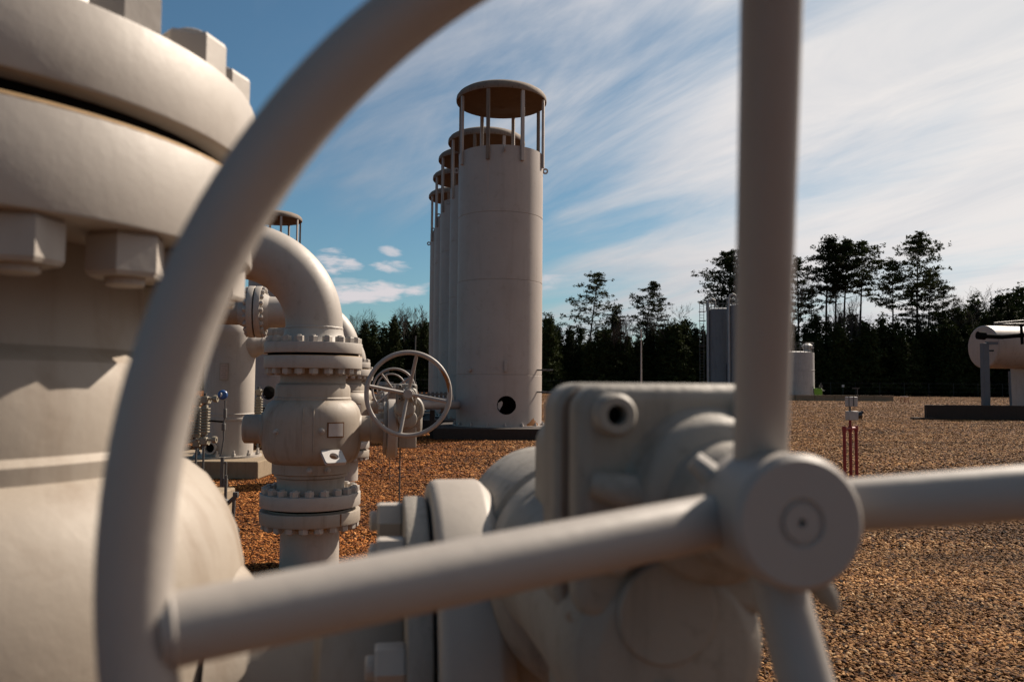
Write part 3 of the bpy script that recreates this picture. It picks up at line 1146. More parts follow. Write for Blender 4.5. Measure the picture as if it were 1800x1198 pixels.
def make_tower(loc, label):
    t = thing('vent_tower', label, 'tower', loc, 0, 'tall beige capped vent towers in a row')
    z0 = 0.31
    zt = ZT
    pad = MB().box((0, -0.05, z0 / 2), (3.5, 3.5, z0)).build('concrete_base', CONC_D, t, bevel=0.02)
    prof = [(TR, z0 + 0.03)]
    for zs in SEAMS:
        prof += [(TR, zs - 0.012), (TR - 0.012, zs - 0.004), (TR - 0.012, zs + 0.004), (TR - 0.002, zs + 0.012)]
    prof += [(TR, zt), (TR - 0.02, zt), (TR - 0.02, z0 + 0.03)]
    sh = MB().lathe(prof, 128, closed=True).build('shell', TOWER, t, ang=50)
    # vent hole low in the front
    cut = MB().lathe([(0, 0.5), (0.262, 0.5), (0.262, 3.0), (0, 3.0)], 48, axis_mx((HX, 0, HZ), (0, -1, 0))).build('cutter', BLACK)
    bpy.context.view_layer.update()
    # work in local space: shell sits at the parent's origin offset
    cut.matrix_world = sh.matrix_world.copy()
    bpy.context.view_layer.update()
    boolean_cut(sh, cut)
    MB().lathe([(0, z0 + 0.05), (TR - 0.5, z0 + 0.05), (TR - 0.5, z0 + 3), (0, z0 + 3)], 48).build('shade_liner', BLACK, t)  # black drum added so the hole reads as deep shade
    MB().lathe([(0.262, TR - 0.55), (0.262, TR - 0.085), (0.27, TR - 0.085), (0.27, TR - 0.55)], 40, axis_mx((HX, 0, HZ), (0, -1, 0)), closed=True).build('shade_sleeve', BLACK, t)  # black tube added, its colour stands for shade inside the hole
    MB().prism([(-0.25, -0.06), (-0.235, 0.06), (-0.13, 0.12), (-0.10, 0.07), (-0.12, -0.02), (-0.19, -0.14)], TR - 0.13, TR - 0.12, axis_mx((HX, 0, HZ), (0, -1, 0))).build('light_sliver', LABELW, t)  # pale plate added as the bright sliver of light in the hole
    MB().lathe([(TR - 0.03, z0), (TR + 0.10, z0), (TR + 0.10, z0 + 0.03), (TR - 0.03, z0 + 0.03)], 96, closed=True).build('base_ring', TOWER, t)
    for k in range(16):
        a = 2 * math.pi * k / 16 + 0.15
        shared('anchor_bolt', NUT_A, Matrix.Translation((1.305 * math.cos(a), 1.305 * math.sin(a), z0 + 0.03)), t)
        d = Vector((math.cos(a + 0.2), math.sin(a + 0.2), 0))
    for k in range(8):
        a = R(-90 - 61 + 45 * k)
        d = Vector((math.cos(a), math.sin(a), 0))
        mx = Matrix.Translation(d * (TR + 0.035)) @ Matrix.Rotation(a, 4, 'Z')
        MB().box((0, 0, (zt - 0.42 + ZC) / 2), (0.07, 0.10, ZC - zt + 0.42), mx).build('cap_post', CAPM if k % 3 == 1 else TOWER, t, bevel=0.006)
    # cap: shallow dish with a rolled lip
    rc = TR + 0.085
    MB().lathe([(rc, ZC - 0.02), (rc + 0.012, ZC), (rc + 0.014, ZC + 0.06), (rc + 0.002, ZC + 0.13), (rc - 0.05, ZC + 0.20), (rc - 0.14, ZC + 0.26), (rc - 0.30, ZC + 0.32), (rc - 0.6, ZC + 0.38), (0, ZC + 0.42)], 96).build('cap', CAPM, t, ang=50)
    MB().lathe([(0, ZC - 0.17), (0.10, ZC - 0.165), (0.11, ZC - 0.155), (rc * 0.6, ZC - 0.085), (rc * 0.85, ZC - 0.045), (rc, ZC - 0.02)], 96).build('cap_underside', RUSTY, t, ang=50)
    for (a, z) in ((R(-90 + 5), zt - 0.13), (R(0), zt - 0.42), (R(180), zt - 0.42)):
        d = Vector((math.cos(a), math.sin(a), 0))
        bm_ring([(0.09 * math.cos(i * 0.5236), 0.09 * math.sin(i * 0.5236)) for i in range(12)], 0.04, -0.012, 0.012, axis_mx(d * (TR + 0.07) + Vector((0, 0, z)), Vector((-d.y, d.x, 0)))).build('lifting_lug', TOWER, t)
    # small side fittings on the right
    for z in (HZ + 0.98, HZ + 0.35):
        f = MB().tube([(TR - 0.16, -0.62, z + 0.02), (TR + 0.30, -0.62, z + 0.02)], 0.022, 10)
        f.box((TR + 0.0, -0.62, z + 0.02), (0.03, 0.09, 0.09)).box((TR + 0.16, -0.62, z + 0.02), (0.07, 0.06, 0.06))
        f.build('side_fitting', GALV, t)
    fit = MB().lathe([(0.06, 0.0), (0.06, 0.08), (0.03, 0.085), (0.03, 0.10), (0, 0.10)], 20, axis_mx((-0.80, -0.96, HZ + 0.98), (-0.55, -0.83, 0)))
    fit.build('inspection_port', TOWER, t)
    MB().box((HX - 0.02, -TR - 0.01, HZ + 1.09), (0.09, 0.06, 0.30)).build('name_plate_bracket', TOWER, t, bevel=0.005)
    return t


NUT_A = nut_mesh(0.075, 0.05, 0.05, mat=TOWER)
TD = 23.5
tc1 = at(877, 700, TD)
lip = at(875, 154, TD - TR)
ZC = lip.z
ZT = at(875, 254, TD - TR).z
SEAMS = [at(877, y, TD - TR).z for y in (658, 490, 371)]
_h = at(890, 712, TD - TR * 0.99)
HX, HZ = _h.x - tc1.x, _h.z
T1 = make_tower((tc1.x, TD, 0), 'nearest tall vent tower with a round black hole low in its front')
tl = [(788, 1.178, 'second vent tower, its cap half hidden behind the nearest tower cap'),
      (771, 1.272, 'third vent tower back in the row, showing as a strip'),
      (761, 1.390, 'fourth vent tower back in the row, showing as a thin strip'),
      (753.7, 1.528, 'last and leftmost vent tower of the row beside the sky')]
for pxl, k, lab in tl:
    d = TD * k
    c = at(pxl, 640, d)
    dup(T1, lab, (c.x + TR * 1.0, d, 0))
c = at(478, 640, 41)
dup(T1, 'distant vent tower behind the elbow pipe, only its cap above it', (c.x, 41, 0), group='tall beige capped vent towers in a row')
# rust stain at the foot of the nearest tower (a shape of its own)
m = MB()
random.seed(5)
vs, n = [], 28
ra = R(-90 + 52)
rows = []
for i in range(n + 1):
    u = i / n
    h_ = 0.06 + 0.22 * math.sin(math.pi * u) ** 2 * (0.6 + 0.6 * mnoise.noise(Vector((u * 7, 2, 1))))
    a = ra + (u - 0.5) * 0.42
    vs += [((TR + 0.0025) * math.cos(a), (TR + 0.0025) * math.sin(a), 0.342), ((TR + 0.0025) * math.cos(a), (TR + 0.0025) * math.sin(a), 0.342 + max(0.02, h_))]
m.add(vs, [(2 * i, 2 * i + 2, 2 * i + 3, 2 * i + 1) for i in range(n)])
m.build('rust_stain', RUST_O, T1)
# drip line under a cap post
m = MB()
curved_plate(m, TR + 0.0005, R(-90 - 16), 0.035, ZT - 1.7, ZT - 0.42, 0.0006)
m.build('drip_stain', DRUM, T1)

# header pipe running to the towers, and dark manifold blocks behind the handwheel
hp = thing('header_pipe', 'horizontal pipe with studs running into the foot of the nearest tower', 'pipe', (0, 0, 0))
a_, b_ = at(728, 711, 21.3), at(806, 711, 23.0)
MB().tube([a_, b_], 0.125, 24).build('pipe', TOWER, hp)
MB().tube([a_ + Vector((-1.2, 0.2, 0)), a_], 0.2, 24).build('branch', TOWER, hp)
MB().tube([b_ - Vector((0.55, 0.3, 0)), b_ - Vector((0.40, 0.22, 0))], 0.24, 24).build('flange', TOWER, hp)
for k in range(7):
    q = at(738 + k * 7.5, 699, 21.8)
    MB().tube([q, q + Vector((0, 0, 0.16))], 0.035, 8).box(q + Vector((0, 0, 0.1)), (0.11, 0.11, 0.05)).build('stud', GALV, hp)
for k, x in enumerate((734, 760)):
    q = at(x, 720, 22)
    MB().box((q.x, q.y, q.z / 2), (0.12, 0.12, q.z)).build('support', CONC_D, hp)
mf = thing('manifold_skid', 'dark pipe manifold on a low skid behind the sharp handwheel', 'manifold', (0, 0, 0))
c = at(672, 700, 26)
MB().box((c.x, 26, 0.18), (5.2, 1.6, 0.36)).build('skid', CONC_D, mf)
for k in range(4):
    x = c.x - 1.4 + k * 0.75
    MB().tube([(x, 26, 0.3), (x, 26, 1.55 + 0.15 * (k % 2))], 0.16, 16).lathe([(0, 0), (0.26, 0), (0.26, 0.12), (0, 0.12)], 20, Matrix.Translation((x, 26, 1.45))).build('stand_pipe', TOWER, mf)
    MB().tube([(x, 26, 1.6), (x, 26, 1.95)], 0.04, 8).box((x, 26, 1.9), (0.2, 0.12, 0.12)).build('stem', GALV, mf)
MB().tube([(c.x - 2.2, 26.1, 1.0), (c.x + 2.3, 26.1, 1.0)], 0.17, 16).build('header', TOWER, mf)


# ------------------------------------------------------------------ left process equipment
VR = 0.40
vc = at(403, 700, 13.3)
ves = thing('pressure_vessel', 'upright beige vessel on a square concrete pad left of the ball valve', 'vessel', (vc.x, 13.3, 0))
pc = ground_at(453, 843)
padx1, pady0 = pc.x, pc.y
MB().box((padx1 - vc.x - 0.95, pady0 - 13.3 + 1.05, 0.141), (1.9, 2.1, 0.282)).build('concrete_pad', CONC, ves, bevel=0.025, bseg=3)
ztop = at(403, 577, 13.3).z
z = 0.282
MB().lathe([(VR, z + 0.03), (VR, z + 0.60), (VR + 0.014, z + 0.606), (VR + 0.014, z + 0.635), (VR, z + 0.642), (VR, z + 0.70), (VR + 0.01, z + 0.706), (VR, z + 0.716), (VR, ztop - 0.1), (VR * 0.93, ztop + 0.02), (VR * 0.7, ztop + 0.12), (VR * 0.3, ztop + 0.17), (0, ztop + 0.18)], 72).build('shell', PAINT, ves, ang=40)
MB().lathe([(VR - 0.02, z), (VR + 0.14, z), (VR + 0.14, z + 0.03), (VR - 0.02, z + 0.03)], 64, closed=True).build('base_ring', PAINT, ves)
bolt_ring(ves, (0, 0, z + 0.03), UP, VR + 0.09, 12, nut_mesh(0.06, 0.045, 0.05), 'anchor_bolt')
MB().lathe([(0, 0.2), (0.075, 0.2), (0.09, 0.22), (0.09, VR + 0.06), (0.10, VR + 0.06), (0.10, VR + 0.085), (0.075, VR + 0.085), (0.075, 0.3), (0, 0.3)], 32, axis_mx((-0.10, 0, z + 0.17), (-0.05, -1, 0))).build('drain_nozzle', PAINT, ves)
MB().lathe([(0, VR + 0.02), (0.072, VR + 0.02), (0.072, VR + 0.03), (0, VR + 0.031)], 24, axis_mx((-0.10, 0, z + 0.17), (-0.05, -1, 0))).build('nozzle_opening', BLACK, ves)
nz = at(440, 606, 13.3).z
MB().lathe([(0.25, 0.2), (0.235, VR - 0.02), (0.20, VR + 0.03), (0.155, VR + 0.12), (0.15, VR + 0.15), (0.158, VR + 0.155), (0.15, VR + 0.17), (0.14, VR + 0.8)], 40, axis_mx((0, 0, nz), (1, 0.05, 0))).build('side_nozzle', PAINT, ves)
# data plate with printed lines
q = at(394, 653, 13.3 - VR) - Vector((vc.x, 13.3, 0))
a = math.atan2(q.y, q.x)
m = MB()
curved_plate(m, VR + 0.015, a, 0.145, q.z - 0.14, q.z + 0.14)
pl = m.build('data_plate', PAINT_W, ves)
m = MB()
curved_plate(m, VR + 0.0185, a, 0.115, q.z - 0.12, q.z + 0.12)
pf = m.build('plate_face', DRUM, pl)
for k in range(6):
    m = MB()
    curved_plate(m, VR + 0.0205, a, 0.08 - 0.03 * (k % 2), q.z + 0.085 - 0.036 * k, q.z + 0.091 - 0.036 * k, 0.002)
    m.build('printed_line', INK, pl)

pad2 = MB()
g2 = ground_at(392, 918)
pad2.box((g2.x - 0.93, g2.y + 0.35, 0.15), (1.7, 0.5, 0.30))
tag(pad2.build('concrete_block', CONC, bevel=0.02), 'low concrete block half hidden behind the big blurred valve', 'concrete block')


def level_gauge(px, y, zt_, zb_, label, fins=9, dial=None):
    p = at(px, 720, y)
    g = thing('level_gauge', label, 'level gauge', (p.x, y, 0), 0, 'finned level gauges on the vessels')
    MB().box((0, 0, (zt_ + zb_) / 2), (0.085, 0.07, zt_ - zb_)).build('gauge_body', BRASS, g, bevel=0.006)
    for k in range(fins):
        z_ = zb_ + 0.05 + (zt_ - zb_ - 0.1) * k / (fins - 1)
        MB().box((0, -0.01, z_), (0.145, 0.10, 0.022)).build('clamp', BRASS, g, bevel=0.004)
    for s, z_ in ((1, zt_ + 0.08), (-1, zb_ - 0.09)):
        MB().tube([(0, 0, z_ - s * 0.09), (0, 0, z_ + 0.10 * s)], 0.025, 10).build('stem', GALV, g)
        MB().box((0, 0, z_), (0.10, 0.09, 0.11)).build('gauge_valve', BRASS, g, bevel=0.012)
        MB().tube([(-0.12, 0, z_ + 0.02), (0.19, 0, z_ + 0.02)], 0.022, 10).lathe([(0, 0), (0.05, 0), (0.055, 0.03), (0.05, 0.06), (0, 0.06)], 12, axis_mx((0.13, 0, z_ + 0.02), (1, 0, 0))).build('gauge_knob', BRASS, g)
    MB().tube([(0, 0, zb_ - 0.2), (0, 0, 0.1)], 0.016, 8).build('drain_tube', GALV, g)
    return g


zg = lambda py, y: at(360, py, y).z
level_gauge(360, 12.0, zg(712, 12.0), zg(764, 12.0), 'finned level gauge nearest the big blurred handwheel rim', 9)
level_gauge(347, 12.1, zg(715, 12.1), zg(768, 12.1), 'finned level gauge peeping out left of its twin', 9)
g = level_gauge(454, 14.6, zg(696, 14.6), zg(732, 14.6), 'finned level gauge with a dark round head right of the vessel', 7)
MB().lathe([(0, 0), (0.10, 0.0), (0.11, 0.05), (0.08, 0.10), (0, 0.11)], 20, axis_mx((0.18, 0, zg(688, 14.6)), (0.5, -0.8, 0.2))).build('dark_head', BLACK, g)

# transmitter on a stand pipe
tp = at(394, 700, 10.4)
st = thing('transmitter_stand', 'thin stand pipe with a blue transmitter head in front of the vessel', 'transmitter', (tp.x, 10.4, 0))
zb = lambda py: at(394, py, 10.4).z
MB().lathe([(0, -0.06), (0.045, -0.06), (0.062, -0.045), (0.062, 0.045), (0.045, 0.06), (0, 0.06)], 24, axis_mx((-0.02, 0, zb(694)), (0.35, -0.93, 0.1)), bev=0.004).build('transmitter_head', BLUE, st)
MB().lathe([(0, 0.055), (0.036, 0.055), (0.034, 0.066), (0, 0.067)], 20, axis_mx((-0.02, 0, zb(694)), (-0.3, -0.95, 0.1))).build('display', LABELW, st)
MB().tube([(0.015, 0, zb(703)), (0.02, 0, zb(730)), (0.0, 0, zb(745)), (0.01, 0, zb(770)), (-0.02, 0, zb(800))], 0.011, 10).build('conduit', GALV, st)
MB().box((0.02, 0, zb(726)), (0.035, 0.05, 0.12)).build('coupling', GALV, st, bevel=0.006)
MB().box((0.005, 0, zb(750)), (0.042, 0.05, 0.09)).build('coupling', GALV, st, bevel=0.006)
MB().tube([(-0.30, 0.3, zb(741)), (0.0, 0, zb(741))], 0.012, 8).build('cross_tube', BLACK, st)
MB().tube([(0, 0, zb(803)), (0, 0, 0)], 0.024, 14).build('stand_pipe', GALV, st)
MB().tube([(0.05, 0, zb(812)), (0.05, 0, zb(860))], 0.012, 10).tube([(0.0, 0, zb(812)), (0.05, 0, zb(812))], 0.012, 8).build('side_tube', GALV, st)
MB().box((0.045, 0, zb(848)), (0.06, 0.05, 0.11)).build('shut_off_valve', GALV, st, bevel=0.01)

# gauge manifold
gp = at(397, 890, 7.4)
gm = thing('gauge_manifold', 'cluster of dark pipe fittings with a round dial gauge near the blurred valve', 'pressure gauge', (gp.x, 7.4, 0))
zb = lambda py: at(397, py, 7.4).z
xb = lambda px: at(px, 890, 7.4).x - gp.x
MB().lathe([(0, -0.03), (0.045, -0.03), (0.047, 0.03), (0.040, 0.034), (0.038, 0.026), (0, 0.026)], 32, axis_mx((xb(392), 0, zb(883)), (-0.1, -1, 0.15))).build('dial_case', GALV, gm)
MB().lathe([(0, 0.027), (0.036, 0.027), (0.036, 0.028), (0, 0.0285)], 28, axis_mx((xb(392), 0, zb(883)), (-0.1, -1, 0.15))).build('dial_face', STEEL_B, gm)
MB().box((xb(393), -0.031, zb(881.5)), (0.003, 0.002, 0.045), None).build('needle', LABELW, gm)
MB().tube([(xb(396), 0, zb(835)), (xb(396), 0, zb(930))], 0.014, 12).build('pipe', GALV, gm)
MB().tube([(xb(398), 0, zb(890)), (xb(400), 0, zb(920)), (xb(402), 0, zb(1010))], 0.017, 12).build('pipe', GALV, gm)
MB().tube([(xb(396), 0, zb(888)), (xb(413), 0, zb(872))], 0.018, 12).build('cross_pipe', GALV, gm)
MB().tube([(xb(411), 0, zb(875)), (xb(410), 0, zb(925)), (xb(408), 0, zb(960)), (xb(411), 0, zb(1010))], 0.016, 12).build('pipe', GALV, gm)
for (px, py, s) in ((397, 903, .055), (400, 915, .045), (407, 905, .05), (408, 935, .05), (402, 924, .06), (412, 950, .045), (414, 869, .05)):
    MB().lathe([(0, -s / 2), (s * .55, -s / 2), (s * .6, 0), (s * .55, s / 2), (0, s / 2)], 8, Matrix.Translation((xb(px), 0, zb(py)))).build('fitting', GALV, gm, smooth=False)
MB().tube([(xb(386), 0, zb(900)), (xb(381), 0, zb(888)), (xb(374), 0, zb(889))], 0.016, 10).build('bent_tube', RUST, gm)
bm_ring([(0.03 * math.cos(i * 0.7854), 0.03 * math.sin(i * 0.7854)) for i in range(8)], 0.014, -0.006, 0.006, axis_mx((xb(417), 0, zb(932)), (0, -1, 0))).build('tag_ring', GALV, gm)

# drain spout poking out beside the blurred valve
sp = MB().tube([at(334, 822, 3.2), at(341, 822, 3.2), at(343, 826, 3.2)], [0.013, 0.013, 0.011], 12)
sp.tube([at(335, 822, 3.2), at(332, 829, 3.2), at(331, 836, 3.2), at(331, 1100, 3.2)], [0.012, 0.011, 0.009, 0.009], 10)
tag(sp.build('drain_spout', PAINT), 'small bent drain spout peeping out beside the big blurred valve', 'drain spout')
# ------------------------------------------------------------------ right side: drum, tanks, stands
dr_y = 41.0
dc = at(1727.5, 609.5, dr_y)
DRR = 1.10
drum = thing('storage_drum', 'horizontal pinkish storage drum on supports at the right edge', 'tank', (dc.x, dr_y, 0), ROT)
zc_ = dc.z
ax = axis_mx((0, 0, zc_), (1, 0, 0))
MB().lathe([(0, -0.03), (0.6, -0.02), (DRR - 0.06, 0.0), (DRR, 0.05), (DRR, 0.3), (DRR, 1.9), (DRR + 0.015, 1.905), (DRR + 0.015, 1.94), (DRR, 1.945), (DRR, 4.3), (DRR + 0.015, 4.305), (DRR + 0.015, 4.34), (DRR, 4.345), (DRR, 9.0), (0, 9.1)], 72, ax).build('shell', DRUM, drum, ang=25)
MB().box((0.05, 0, zc_), (0.02, 0.012, 0.01)).build('end_seam', INK, drum)
for x in (2.25, 6.6):
    MB().box((x + 0.35, 0, (zc_ - 0.9) / 2), (0.75, 1.5, zc_ - 0.9)).build('saddle', WHITE, drum, bevel=0.03)
    MB().box((x + 0.35, 0, zc_ - 0.86), (1.0, 1.7, 0.12)).build('saddle_cap', WHITE, drum)
MB().tube([(0.7, 0.0, zc_ + 1.02), (0.7, 0, zc_ + 1.28)], 0.03, 8).tube([(0.7, 0, zc_ + 1.25), (3.2, 0, zc_ + 1.5)], 0.035, 8).tube([(0.7, 0, zc_ + 1.18), (4.2, 0, zc_ + 1.32)], 0.035, 8).tube([(2.6, 0, zc_ + 1), (2.6, 0, zc_ + 1.45)], 0.03, 8).build('top_rail', GALV, drum)
fr = thing('drum_frame', 'blue grey steel post and black pipe in front of the storage drum', 'pipe support', (0, 0, 0))
pf_ = at(1733, 712, 39.4)
MB().box((pf_.x, 39.4, at(1732, 603, 39.4).z / 2), (0.30, 0.30, at(1732, 603, 39.4).z)).build('post', STEEL_B, fr, bevel=0.015)
p1 = at(1722, 590, 39.2)
p2 = at(1760, 592, 39.3)
p3 = at(1830, 586, 39.8)
MB().tube([p1 + Vector((-0.1, 0, 0.03)), p1 + Vector((0.25, 0, 0))], 0.20, 16).build('valve_body', BLACK, fr)
MB().tube([p1, p2, p3], 0.11, 16).build('black_pipe', BLACK, fr)
q = at(1742, 603, 39.4)
MB().box((q.x, 39.35, q.z), (0.5, 0.25, 0.14)).build('bracket', STEEL_B, fr)
q = at(1740, 616, 39.6)
MB().box((q.x, 39.6, q.z), (0.35, 0.1, 0.07)).build('bracket', BLACK, fr)
q0, q1 = at(1774, 652, 40.5), at(1778, 733, 40.5)
MB().tube([q0, q1], 0.06, 8).build('drain_pipe', STEEL_B, fr)
q0, q1 = at(1795, 570, 39.5), at(1797, 605, 39.5)
MB().tube([q0, q1], 0.07, 8).build('strap', BLACK, fr)
pk = ground_at(1630, 737)
wall = MB().box((6.0, 0.15, 0.35), (12, 0.30, 0.70), Matrix.Translation((pk.x, pk.y, 0)) @ Matrix.Rotation(-0.03, 4, 'Z'))
tag(wall.build('containment_kerb', CONC_D, bevel=0.03), 'dark stained concrete kerb wall in front of the storage drum supports', 'concrete wall')
sl_ = MB().box((0.1, 0.0, 0.05), (1.0, 0.5, 0.10), Matrix.Translation((pk.x - 0.35, pk.y - 0.1, 0)))
tag(sl_.build('kerb_stub', CONC_D), 'low dark kerb stub at the left end of the drum kerb wall', 'kerb')


def tall_tank(px0, px1, ptop, y, label):
    a, b_ = at(px0, 640, y), at(px1, 640, y)
    r = (b_.x - a.x) / 2
    zt_ = at((px0 + px1) / 2, ptop, y).z
    t = thing('storage_tank', label, 'tank', ((a.x + b_.x) / 2, y, 0), 0, 'tall grey storage tanks')
    MB().lathe([(r, 0.3), (r, zt_ * .33), (r + .03, zt_ * .33 + .01), (r + .03, zt_ * .33 + .06), (r, zt_ * .33 + .07), (r, zt_ * .66), (r + .03, zt_ * .66 + .01), (r + .03, zt_ * .66 + .06), (r, zt_ * .66 + .07), (r, zt_ - .1), (r, zt_), (r * .7, zt_ + .18), (0, zt_ + .3)], 56).build('shell', TANK, t, ang=25)
    rail = MB()
    for k in range(24):
        an = 2 * math.pi * k / 24
        rail.tube([(r * math.cos(an), r * math.sin(an), zt_), (r * math.cos(an), r * math.sin(an), zt_ + 1.05)], 0.035, 6)
    for zz in (0.55, 1.05):
        rail.tube([(r * math.cos(2 * math.pi * k / 24), r * math.sin(2 * math.pi * k / 24), zt_ + zz) for k in range(25)], 0.03, 6)
    rail.build('railing', GALV, t)
    # vent pipe with a goose neck on the near left side
    an = R(200)
    vx, vy = (r + 0.15) * math.cos(an), (r + 0.15) * math.sin(an)
    MB().tube([(vx, vy, 0.2), (vx, vy, zt_ + 0.8), (vx + .12, vy, zt_ + 1.15), (vx + .45, vy, zt_ + 1.3), (vx + .8, vy, zt_ + 1.1), (vx + .85, vy, zt_ + .4)], 0.13, 12).build('vent_pipe', WHITE, t)
    for k, zz in enumerate((.3, .55, .8)):
        MB().box((vx + .1, vy, zt_ * zz), (.45, .12, .10)).build('pipe_bracket', GALV, t)
    MB().tube([(-r * .05, -r, zt_ * .20), (-r * .05, -r - .05, zt_ * .38), (r * .3, -r + .0, zt_ * .55)], 0.06, 8).build('hose', BLACK, t)
    return t


tk1 = tall_tank(1243, 1300, 545, 97, 'left of the two tall grey storage tanks in front of the tree line')
tk2 = tall_tank(1279, 1345, 538, 92, 'right tall grey storage tank, mostly behind the upright spoke')
# caged ladder by the left tank
q = at(1234, 640, 96)
ld = thing('caged_ladder', 'thin caged ladder standing left of the tall grey tanks', 'ladder', (q.x, 96, 0))
zl = at(1234, 532, 96).z
MB().tube([(-.25, 0, 0), (-.25, 0, zl)], 0.035, 6).build('rail', GALV, ld)
MB().tube([(.25, 0, 0), (.25, 0, zl)], 0.035, 6).build('rail', GALV, ld)
rg = MB()
for k in range(int(zl / .35)):
    rg.box((0, 0, .3 + k * .35), (.5, .04, .04))
tag(rg.build('rungs', GALV, ld), kind='stuff')
for zz in (zl, zl - 1.1, zl - 2.2, zl - 3.6, zl - 5.2):
    MB().torus(.42, .03, Matrix.Translation((0, -.25, zz)), 20, 6).build('cage_hoop', GALV, ld)

# small white tank
a, b_ = at(1362, 660, 93), at(1429.5, 660, 93)
r = (b_.x - a.x) / 2
t = thing('round_tank', 'shorter pale round tank just right of the upright spoke', 'tank', ((a.x + b_.x) / 2, 93, 0))
zt_ = at(1410, 620, 93).z
MB().lathe([(r, 0.2), (r, zt_ * .62 - .1), (r, zt_ * .62), (r + .03, zt_ * .62 + .01), (r + .03, zt_ * .62 + .06), (r, zt_ * .62 + .07), (r, zt_ * .62 + .17), (r, zt_ - .1), (r, zt_), (r * .6, zt_ + .15), (0, zt_ + .2)], 56).build('shell', WHITE, t, ang=25)
hx = at(1419, 610, 93).x - (a.x + b_.x) / 2
MB().lathe([(0, 0), (.45, 0), (.45, .3), (.62, .5), (.62, .7), (.3, .95), (0, 1.0)], 20, Matrix.Translation((hx, 0, zt_ + .15))).build('roof_vent', WHITE, t)
rl = MB()
for k in range(28):
    an = 2 * math.pi * k / 28
    rl.tube([(r * math.cos(an) * .97, r * math.sin(an) * .97, zt_), (r * math.cos(an) * .97, r * math.sin(an) * .97, zt_ + 1.1)], .03, 6)
for zz in (.55, 1.1):
    rl.tube([(r * .97 * math.cos(2 * math.pi * k / 28), r * .97 * math.sin(2 * math.pi * k / 28), zt_ + zz) for k in range(29)], .03, 6)
rl.build('railing', GALV, t)
MB().tube([(r * .75, -r * .8, .3), (r * .68, -r * .8, 1.6)], .04, 8).build('stand_pipe', GALV, t)

# low containment wall round the tanks
a, b_ = ground_at(1180, 702), ground_at(1569, 705)
wy = (a.y + b_.y) / 2
wl = thing('containment_wall', 'long low grey concrete wall in front of the grey tanks', 'wall', (0, wy, 0))
n = 14
x0 = a.x - 6
wdt = (b_.x - x0) / n
for k in range(n):
    MB().box((x0 + wdt * (k + .5), 0, 0.27), (wdt - 0.06, 0.22, 0.54)).build('wall_panel', CONC, wl, bevel=0.02)
MB().box((x0 + wdt * n / 2, .02, .60), (wdt * n + .1, .34, .08)).build('wall_coping', CONC, wl)
# little things near the tanks
q = at(1436, 690, 92)
tag(MB().box((q.x, 92, 0.75), (.95, .8, 1.1)).box((q.x, 92, 1.33), (1.0, .85, .07)).build('green_bin', GREEN, bevel=.05), 'small bright green bin at the foot of the pale round tank', 'bin')
q = at(1443, 680, 92)
pm = MB().tube([(q.x, 92, 0), (q.x, 92, 2.0)], .08, 8).box((q.x, 92, 1.6), (.35, .25, .3)).tube([(q.x - .25, 92, 1.1), (q.x + .4, 92, 1.1)], .06, 8)
tag(pm.build('pump_stand', GALV), 'dark pump stand right beside the green bin', 'pump')
q = at(1482, 678, 100)
sg = thing('notice_sign', 'tiny white square notice on the far fence behind the red bollard frame', 'sign', (q.x, 138, 0))
q = at(1482, 678, 138)
MB().box((0, 0, q.z), (.42, .02, .42)).build('sign_board', LABELW, sg)
MB().tube([(0, .05, 0), (0, .05, q.z + .2)], .03, 8).build('sign_post', GALV, sg)
sg.location.x = q.x
q = at(1507, 685, 86)
bh = MB().tube([(q.x, 86, 0), (q.x, 86, 1.4)], .05, 8).box((q.x - .15, 86, 1.42), (.75, .12, .1))
tag(bh.build('valve_post', GALV), 'small post with a crossbar behind the low concrete wall', 'post')


def red_frame(px, y, ztop, wdt_, label, box=False):
    q = at(px, 720, y)
    f = thing('bollard_frame', label, 'guard frame', (q.x, y, 0), R(6), 'red painted pipe guard frames')
    rr = 0.026
    for s in (-1, 0, 1):
        MB().tube([(s * wdt_ / 2, 0.12 * s, 0), (s * wdt_ / 2, 0.12 * s, ztop)], rr, 14).build('leg', RED, f)
    MB().tube([(-wdt_ / 2, -.12, ztop), (wdt_ / 2, .12, ztop)], rr, 14).build('crossbar', RED, f)
    for s in (-1, 0, 1):
        MB().tube([(s * wdt_ / 2, .12 * s, ztop - .05), (s * wdt_ / 2, .12 * s, ztop + .045)], rr * 1.3, 14).build('coupling', RED, f)
    return f


yf = 13.0
zf_ = at(1494, 753, yf).z
rf = red_frame(1494, yf, zf_, 0.335, 'red pipe guard frame carrying small grey boxes, right of the hub', True)
z1, z2, z3, z4 = at(1494, 738, yf).z, at(1494, 722, yf).z, at(1494, 714, yf).z, at(1494, 697, yf).z
ib = thing('instrument_box', 'two small grey boxes stacked on a post above the red frame', 'instrument box', (at(1494, 720, yf).x, yf, 0), R(6))
MB().tube([(0, 0, zf_ + .045), (0, 0, z1)], .022, 12).build('post', RED, ib)
MB().tube([(0, 0, z1), (0, 0, z4 - .02)], .017, 12).build('conduit', GALV, ib)
MB().box((0.02, -.02, (z1 + z2) / 2), (.165, .12, z2 - z1)).build('lower_box', WHITE, ib, bevel=.008)
MB().box((0.015, -.02, (z3 + z4) / 2), (.155, .12, z4 - z3)).build('upper_box', WHITE, ib, bevel=.008)
MB().tube([(0.10, -.02, (z1 + z2) / 2), (.17, -.04, (z1 + z2) / 2 + .01)], [.05, .062], 16).build('dark_dial', GLASSD, ib)
MB().tube([(.16, -.04, (z1 + z2) / 2 + .03), (.20, -.04, (z1 + z2) / 2 + .06)], .022, 10).build('dial_lug', GLASSD, ib)
MB().tube([(-.06, -.085, z3), (-.06, -.085, z4 + .01)], .008, 8).tube([(0.02, -.085, z3), (.02, -.085, z4 + .01)], .008, 8).build('fin', GALV, ib)
